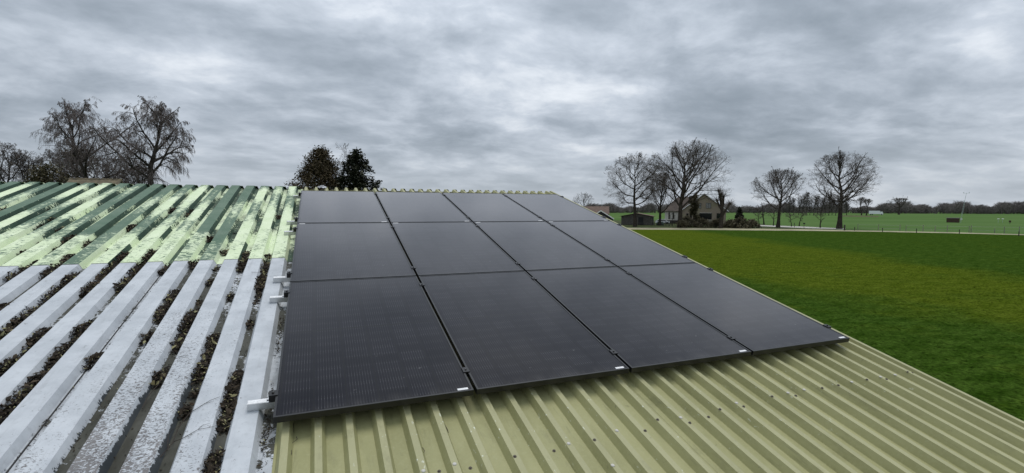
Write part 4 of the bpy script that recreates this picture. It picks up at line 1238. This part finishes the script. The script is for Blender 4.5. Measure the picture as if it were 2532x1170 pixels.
def gabled(name, label, cat, px, depth, half_w, z_eave, z_ridge, length, wall_m, roof_m, over=0.3, barge=None, ridge_across=False, rot=0.0):
    p = gd(px, depth)
    t = empty(name, p, (0, 0, face_rot(p) + rot)); tag(t, label, cat)
    s = (z_ridge - z_eave) / half_w
    if not ridge_across:
        mb = MB(); mb.slab([(-half_w, 0, 0), (half_w, 0, 0), (half_w, 0, z_eave), (0, 0, z_ridge - 0.05), (-half_w, 0, z_eave)], -length); mb.build('wall', wall_m, t)
        for sg in (-1, 1):
            xe = sg * (half_w + over)
            a = [(0, -over, z_ridge), (xe, -over, z_eave - s * over), (xe, length + over, z_eave - s * over), (0, length + over, z_ridge)]
            if sg > 0: a = a[::-1]
            mb = MB(); mb.slab(a, 0.10); mb.build('roof', roof_m, t)
            if barge:
                mb = MB(); mb.slab([(0, -over - .03, z_ridge - .16), (xe, -over - .03, z_eave - s * over - .16), (xe, -over - .03, z_eave - s * over + .12), (0, -over - .03, z_ridge + .12)][::sg], 0.05); mb.build('bargeboard', barge, t)
    else:
        d2 = length / 2
        mb = MB(); mb.slab([(-half_w, 0, 0), (-half_w, 0, z_eave), (-half_w, d2, z_ridge - .05), (-half_w, length, z_eave), (-half_w, length, 0)], -2 * half_w); mb.build('wall', wall_m, t)
        for y0, y1 in ((-over, d2), (length + over, d2)):
            zl = z_eave - (z_ridge - z_eave) / d2 * over
            a = [(-half_w - over, y0, zl), (half_w + over, y0, zl), (half_w + over, y1, z_ridge), (-half_w - over, y1, z_ridge)]
            if y0 > d2: a = a[::-1]
            mb = MB(); mb.slab(a, 0.12); mb.build('roof', roof_m, t)
    return t
# dark wooden shed
ks = px2m(140)
shed = gabled('wooden_shed', 'low dark wooden shed with rusty roof beside the crooked tree', 'shed', 1574, 140, 37 * ks, hz_(534, 140, 1574), hz_(527, 140, 1574), 6.0, M['dark_wood'], M['rust_sheet'], 0.45, rot=-0.12)
for i in range(25):
    x = -37 * ks + 0.15 + i * (74 * ks - 0.3) / 24
    MB().box(x - 0.14, x + 0.14, -0.035, -0.004, 0.05, hz_(535, 140, 1574) + (37 * ks - abs(x)) * 0.16).build('board', M['shed_wood'], shed)
window(shed, 30 * ks, 33 * ks, hz_(542, 140, 1574), hz_(537, 140, 1574), -0.05, M['grey_wood'], M['dark_glass'])
MB().box(5 * ks, 17 * ks, -0.09, -0.04, 0.05, hz_(537, 140, 1574)).build('door', M['rubber'], shed)
# brown roofed house and dark gabled shed half hidden by the barn roof
gabled('brown_roof_house', 'house with brown tiled roof half hidden behind the olive roof edge', 'house', 1476, 150, 28 * px2m(150), hz_(530, 150, 1476), hz_(511, 150, 1476), 9.0, M['brick'], M['red_tile'], 0.3, ridge_across=True)
gabled('black_shed', 'black gabled shed with white roof edge beside the brown roofed house', 'shed', 1486, 128, 30 * px2m(128), hz_(540, 128, 1486), hz_(521, 128, 1486), 6.0, M['rubber'], M['dark_wood'], 0.2, barge=M['white'])
# tiled roof behind the green sheets
tp = gabled('cottage', 'cottage with mossy brown tiled roof showing over the green ridge', 'house', 190, 30, 44 * px2m(30), 4.4, hz_(441, 30, 190), 7.0, M['brick'], M['mossy_tile'], 0.3, ridge_across=True, rot=-0.30)
hw = 44 * px2m(30)
for i in range(12):
    x = -hw - 0.2 + i * (2 * hw + 0.4) / 11
    mb = MB(); mb.tube([(x - 0.11, 3.5, hz_(441, 30, 190) + 0.05), (x + 0.13, 3.5, hz_(441, 30, 190) + 0.07)], [0.11, 0.13], 8); mb.build('ridge_tile', M['mossy_tile'], tp)

# ------------------------------------------------------------------ garden and field furniture
def at_ground(name, label, cat, px, py, group=None, rot=0.0):
    p = gp(px, py); t = empty(name, p, (0, 0, face_rot(p) + rot)); tag(t, label, cat, group); return t
# picnic tables
def picnic(label, px, py):
    t = at_ground('picnic_table', label, 'table', px, py, 'picnic tables on the lawn', 0.2)
    for i in range(4): MB().box(-0.9, 0.9, -0.36 + i * 0.185, -0.36 + i * 0.185 + 0.165, 0.72, 0.76).build('top_board', M['dark_wood'], t)
    for s in (-1, 1):
        MB().box(-0.9, 0.9, s * 0.72 - 0.13, s * 0.72 + 0.13, 0.42, 0.46).build('bench', M['dark_wood'], t)
        MB().tube([(s * 0.65, -0.65, 0), (s * 0.65, -0.2, 0.72)], [0.05, 0.05], 4).build('leg', M['dark_wood'], t)
        MB().tube([(s * 0.65, 0.65, 0), (s * 0.65, 0.2, 0.72)], [0.05, 0.05], 4).build('leg', M['dark_wood'], t)
picnic('dark picnic table on the lawn in front of the wooden shed', 1586, 557.5)
picnic('dark picnic table right of the shed near the covered round thing', 1612, 557.0)
# covered round heap
t = at_ground('covered_sandbox', 'low round green covered sandbox beside the picnic tables', 'sandbox', 1632, 557)
MB().lathe([(1.0, 0), (1.05, 0.5), (0.9, 0.85), (0.5, 1.05), (0.05, 1.1)], 14).build('cover', M['green_plastic'], t)
# garden picket fence
t = at_ground('garden_fence', 'short dark picket fence between the trees on the lawn', 'fence', 1645, 558)
for i in range(11): MB().box(-2.0 + i * 0.4 - 0.06, -2.0 + i * 0.4 + 0.06, -0.02, 0.02, 0, 1.25 + 0.1 * (i % 2)).build('picket', M['dark_wood'], t)
for z in (0.35, 0.95): MB().box(-2.1, 2.1, 0.022, 0.06, z, z + 0.08).build('rail', M['dark_wood'], t)
# climbing frame / bird table
t = at_ground('bird_table', 'dark wooden bird table with little gabled roof beside the largest tree', 'bird table', 1662, 560)
MB().tube([(0, 0, 0), (0, 0, 2.1)], [0.08, 0.07], 6).build('post', M['dark_wood'], t)
MB().box(-0.65, 0.65, -0.4, 0.4, 2.1, 2.18).build('tray', M['dark_wood'], t)
for s in (-1, 1):
    MB().tube([(s * 0.5, 0, 2.18), (s * 0.5, 0, 2.9)], [0.05, 0.05], 5).build('upright', M['dark_wood'], t)
    a = [(0, -0.45, 3.4), (s * 0.8, -0.45, 2.8), (s * 0.8, 0.45, 2.8), (0, 0.45, 3.4)]
    MB().slab(a if s < 0 else a[::-1], 0.06).build('roof', M['dark_wood'], t)
    MB().tube([(s * 0.9, 0, 0), (0, 0, 1.6)], [0.06, 0.05], 5).build('brace', M['dark_wood'], t)

def car(label, px, depth, s=1.0, rot=0.0):
    p = gd(px, depth); t = empty('parked_car', p, (0, 0, face_rot(p) + rot)); tag(t, label, 'car')
    prof = [(-2.1, .35), (2.1, .35), (2.15, .75), (1.25, .95), (0.65, 1.42), (-1.2, 1.45), (-1.95, .98), (-2.15, .8)]
    mb = MB(); mb.slab([(x * s, -0.85 * s, z * s) for x, z in prof], -1.7 * s); mb.build('body', M['car_paint'], t)
    wn_ = [(1.1, .98), (0.58, 1.36), (-1.12, 1.38), (-1.75, 1.0)]
    for y, k in ((-0.86, 1), (0.86, -1)):
        mb = MB(); mb.slab([(x * s, y * s, z * s) for x, z in wn_][::k], -0.01); mb.build('window', M['dark_glass'], t)
        for x in (-1.3, 1.3):
            mb = MB(); mb.tube([(x * s, (y - 0.05 * k) * s, .33 * s), (x * s, (y + 0.12 * k) * s, .33 * s)], [.33 * s, .33 * s], 14); mb.build('wheel', M['rubber'], t)
car('white car parked between the slender tree and the white house wing', 1639, 152)
t_ = gd(2165, 420)
t = empty('parked_lorry', t_, (0, 0, face_rot(t_))); tag(t, 'long white lorry far off in front of the wood', 'lorry')
MB().box(-4.5, 3.2, -1.2, 1.2, 0.9, 3.6).build('cargo_box', M['car_paint'], t)
MB().slab([(3.3, -1.2, .6), (5.3, -1.2, .6), (5.3, -1.2, 1.8), (4.9, -1.2, 2.9), (3.3, -1.2, 2.9)], -2.4).build('cab', M['car_paint'], t)
for x in (-3.3, -2.1, 4.3):
    MB().tube([(x, -1.25, .5), (x, -0.9, .5)], [.5, .5], 12).build('wheel', M['rubber'], t)

# letterbox, gate post, stub posts
t = at_ground('letterbox', 'small dark letterbox on a post beside the driveway', 'letterbox', 1988, 564.5)
MB().box(-0.05, 0.05, -0.05, 0.05, 0, 1.0).build('post', M['dark_wood'], t)
MB().box(-0.22, 0.22, -0.16, 0.16, 1.0, 1.32).build('box', M['rubber'], t)
def post(name, label, px, py, h, wd, mat, group=None):
    p = gp(px, py); mb = MB()
    mb.lathe([(wd, -0.1), (wd, h - 0.05), (wd * 0.75, h)], 8)
    o = mb.build(name, mat); o.location = p; tag(o, label, 'post', group); return o
post('gate_post', 'thick dark wooden post right beside the broad round tree', 2088, 570, 1.25, 0.16, M['dark_wood'])
post('driveway_post', 'thin dark post standing by the driveway left of the letterbox', 1964, 562.5, 1.2, 0.07, M['dark_wood'])
stub_lab = ['short wooden stake first from the left along the track edge', 'short wooden stake second from the left along the track edge', 'short wooden stake third from the left along the track edge', 'short wooden stake fourth from the left along the track edge', 'short wooden stake at the far right end of the track edge']
for lab, px, py in zip(stub_lab, (2113, 2182, 2266, 2372, 2519), (571, 573.5, 575.8, 578.5, 584)):
    post('short_stake', lab, px, py, 0.85, 0.07, M['dark_wood'], 'short stakes along the track')

# wire fence along the track
fp = [gp(px, 569.6 + (px - 2121) * 0.0215) for px in (2121, 2172, 2225, 2240, 2282, 2312, 2342, 2396, 2401, 2459, 2483, 2520, 2580)]
t = empty('wire_fence', fp[0]); tag(t, 'pale post and rail fence along the far side of the track', 'fence')
hgt = [1.45, 1.4, 1.45, 1.2, 1.45, 1.25, 1.5, 1.4, 1.5, 1.0, 1.4, 1.45, 1.4]
for p, h in zip(fp, hgt):
    q = p - fp[0]
    o = MB().lathe([(0.075, -0.1), (0.07, h - 0.04), (0.05, h)], 7).build('post', M['post_wood'], t); o.location = q
for z in (0.55, 1.25):
    for a, b_ in zip(fp[:-1], fp[1:]):
        if (b_ - a).length < 1.2: continue
        mb = MB(); mb.tube([(a - fp[0]) + Vector((0, 0, z)), (a + b_) / 2 - fp[0] + Vector((0, 0, z - 0.04)), (b_ - fp[0]) + Vector((0, 0, z))], [0.022] * 3, 4); mb.build('rail', M['wire'], t)

# brown field shelter and weather mast
t = at_ground('field_shelter', 'brown wooden box shelter standing in the pasture beside the mast', 'shelter', 2356, 551)
kb = 12 * px2m(175)
MB().box(-kb, kb, 0, 1.6, 0.1, 1.55).build('body', M['brown_wood'], t)
for i in range(5): MB().box(-kb - .02, kb + .02, -0.05, -0.004, 0.12 + i * 0.29, 0.12 + i * 0.29 + 0.255).build('board', M['brown_wood'], t)
MB().slab([(-kb - .15, -.2, 1.56), (kb + .15, -.2, 1.56), (kb + .15, 1.8, 1.72), (-kb - .15, 1.8, 1.72)], 0.06).build('roof', M['dark_wood'], t)
p = gp(2374, 551); H = hz_(487, p.length, 2374) * 0.985
mst = empty('weather_mast', p, (0, 0, face_rot(p))); tag(mst, 'tall thin pale weather mast with wind vane in the pasture', 'mast')
tx = 1.25
for a in range(3):
    ca, sa = math.cos(a * 2.094) * 0.16, math.sin(a * 2.094) * 0.16
    MB().tube([(ca, sa, 0), (tx * 0.62 + ca * .8, sa * .8, H * 0.62)], [0.035, 0.03], 5).build('leg_tube', M['mast'], mst)
MB().tube([(tx * 0.6, 0, H * 0.6), (tx, 0, H)], [0.05, 0.035], 6).build('pole', M['mast'], mst)
for i in range(9):
    z = H * 0.62 * (i + 0.5) / 9; x = tx * z / H
    MB().tube([(x - 0.15, 0.05, z), (x + 0.17, -0.05, z + 0.3)], [0.018, 0.018], 4).build('brace', M['mast'], mst)
MB().tube([(tx - 0.75, 0, H - 0.35), (tx + 0.75, 0, H - 0.35)], [0.03, 0.03], 5).build('cross_arm', M['mast'], mst)
for s in (-1, 1): MB().lathe([(0.03, 0), (0.03, .35), (0.16, .4), (0.16, .5), (0.02, .55)], 8, (tx + s * 0.72, 0, H - 0.35)).build('wind_sensor', M['mast'], mst)
MB().box(0.0, 0.5, -0.25, 0.05, 1.0, 1.6).build('cabinet', M['white'], mst)
for lab, px in (('white dish on a thin stalk, left one of the two in the pasture', 2468), ('white dish on a thin stalk, right one of the two in the pasture', 2479)):
    t = at_ground('field_sensor', lab, 'sensor', px, 551.5, 'white sensors in the pasture')
    MB().tube([(0, 0, 0), (0, 0, 1.3)], [0.04, 0.04], 6).build('stalk', M['mast'], t)
    MB().lathe([(0.05, 1.25), (0.34, 1.35), (0.36, 1.48), (0.1, 1.55)], 10).build('dish', M['white'], t)
t = at_ground('field_stump', 'small dark cabinet on a foot at the right of the white dishes', 'cabinet', 2497, 554)
MB().box(-0.06, 0.06, -0.06, 0.06, 0, 0.5).build('foot', M['dark_wood'], t)
MB().box(-0.28, 0.28, -0.2, 0.2, 0.5, 1.15).build('box', M['brown_wood'], t)
p = gd(1488, 160); o = MB().tube([(0, 0, 0), (0, 0, hz_(494, 160, 1488))], [0.08, 0.05], 6).build('lamp_pole', M['mast']); o.location = p
tag(o, 'thin pole rising behind the brown tiled house roof', 'pole')

# ------------------------------------------------------------------ grass tufts on the near part of the meadow
rg = np.random.default_rng(77)
N = 60000
gx = 5.0 + 45.0 * rg.random(N) ** 1.5; gy = -12 + 66.0 * rg.random(N)
keep = gx > 4.8
gx, gy = gx[keep], gy[keep]; N = len(gx)
h = rg.uniform(0.012, 0.045, N); a = rg.uniform(0, 6.283, N); wv = rg.uniform(0.04, 0.15, N)
V = np.zeros((N, 5, 3))
for j in range(4):
    t_j = a + j * 1.5708; rj = wv * rg.uniform(0.6, 1.3, N)
    V[:, j] = np.stack([gx + np.cos(t_j) * rj, gy + np.sin(t_j) * rj, np.full(N, -0.002)], 1)
V[:, 4] = np.stack([gx + rg.normal(0, 0.03, N), gy + rg.normal(0, 0.03, N), h], 1)
idx = np.arange(N)[:, None] * 5
F = np.concatenate([idx + np.array([[j, (j + 1) % 4, 4]]) for j in range(4)], 0)
o = link('grass', np_mesh('grass', V.reshape(-1, 3), F, M['meadow'])); o.location = (0, 0, 0.006)
tag(o, 'short uneven grass tufts on the meadow below the roof edge', 'grass', kind='stuff')
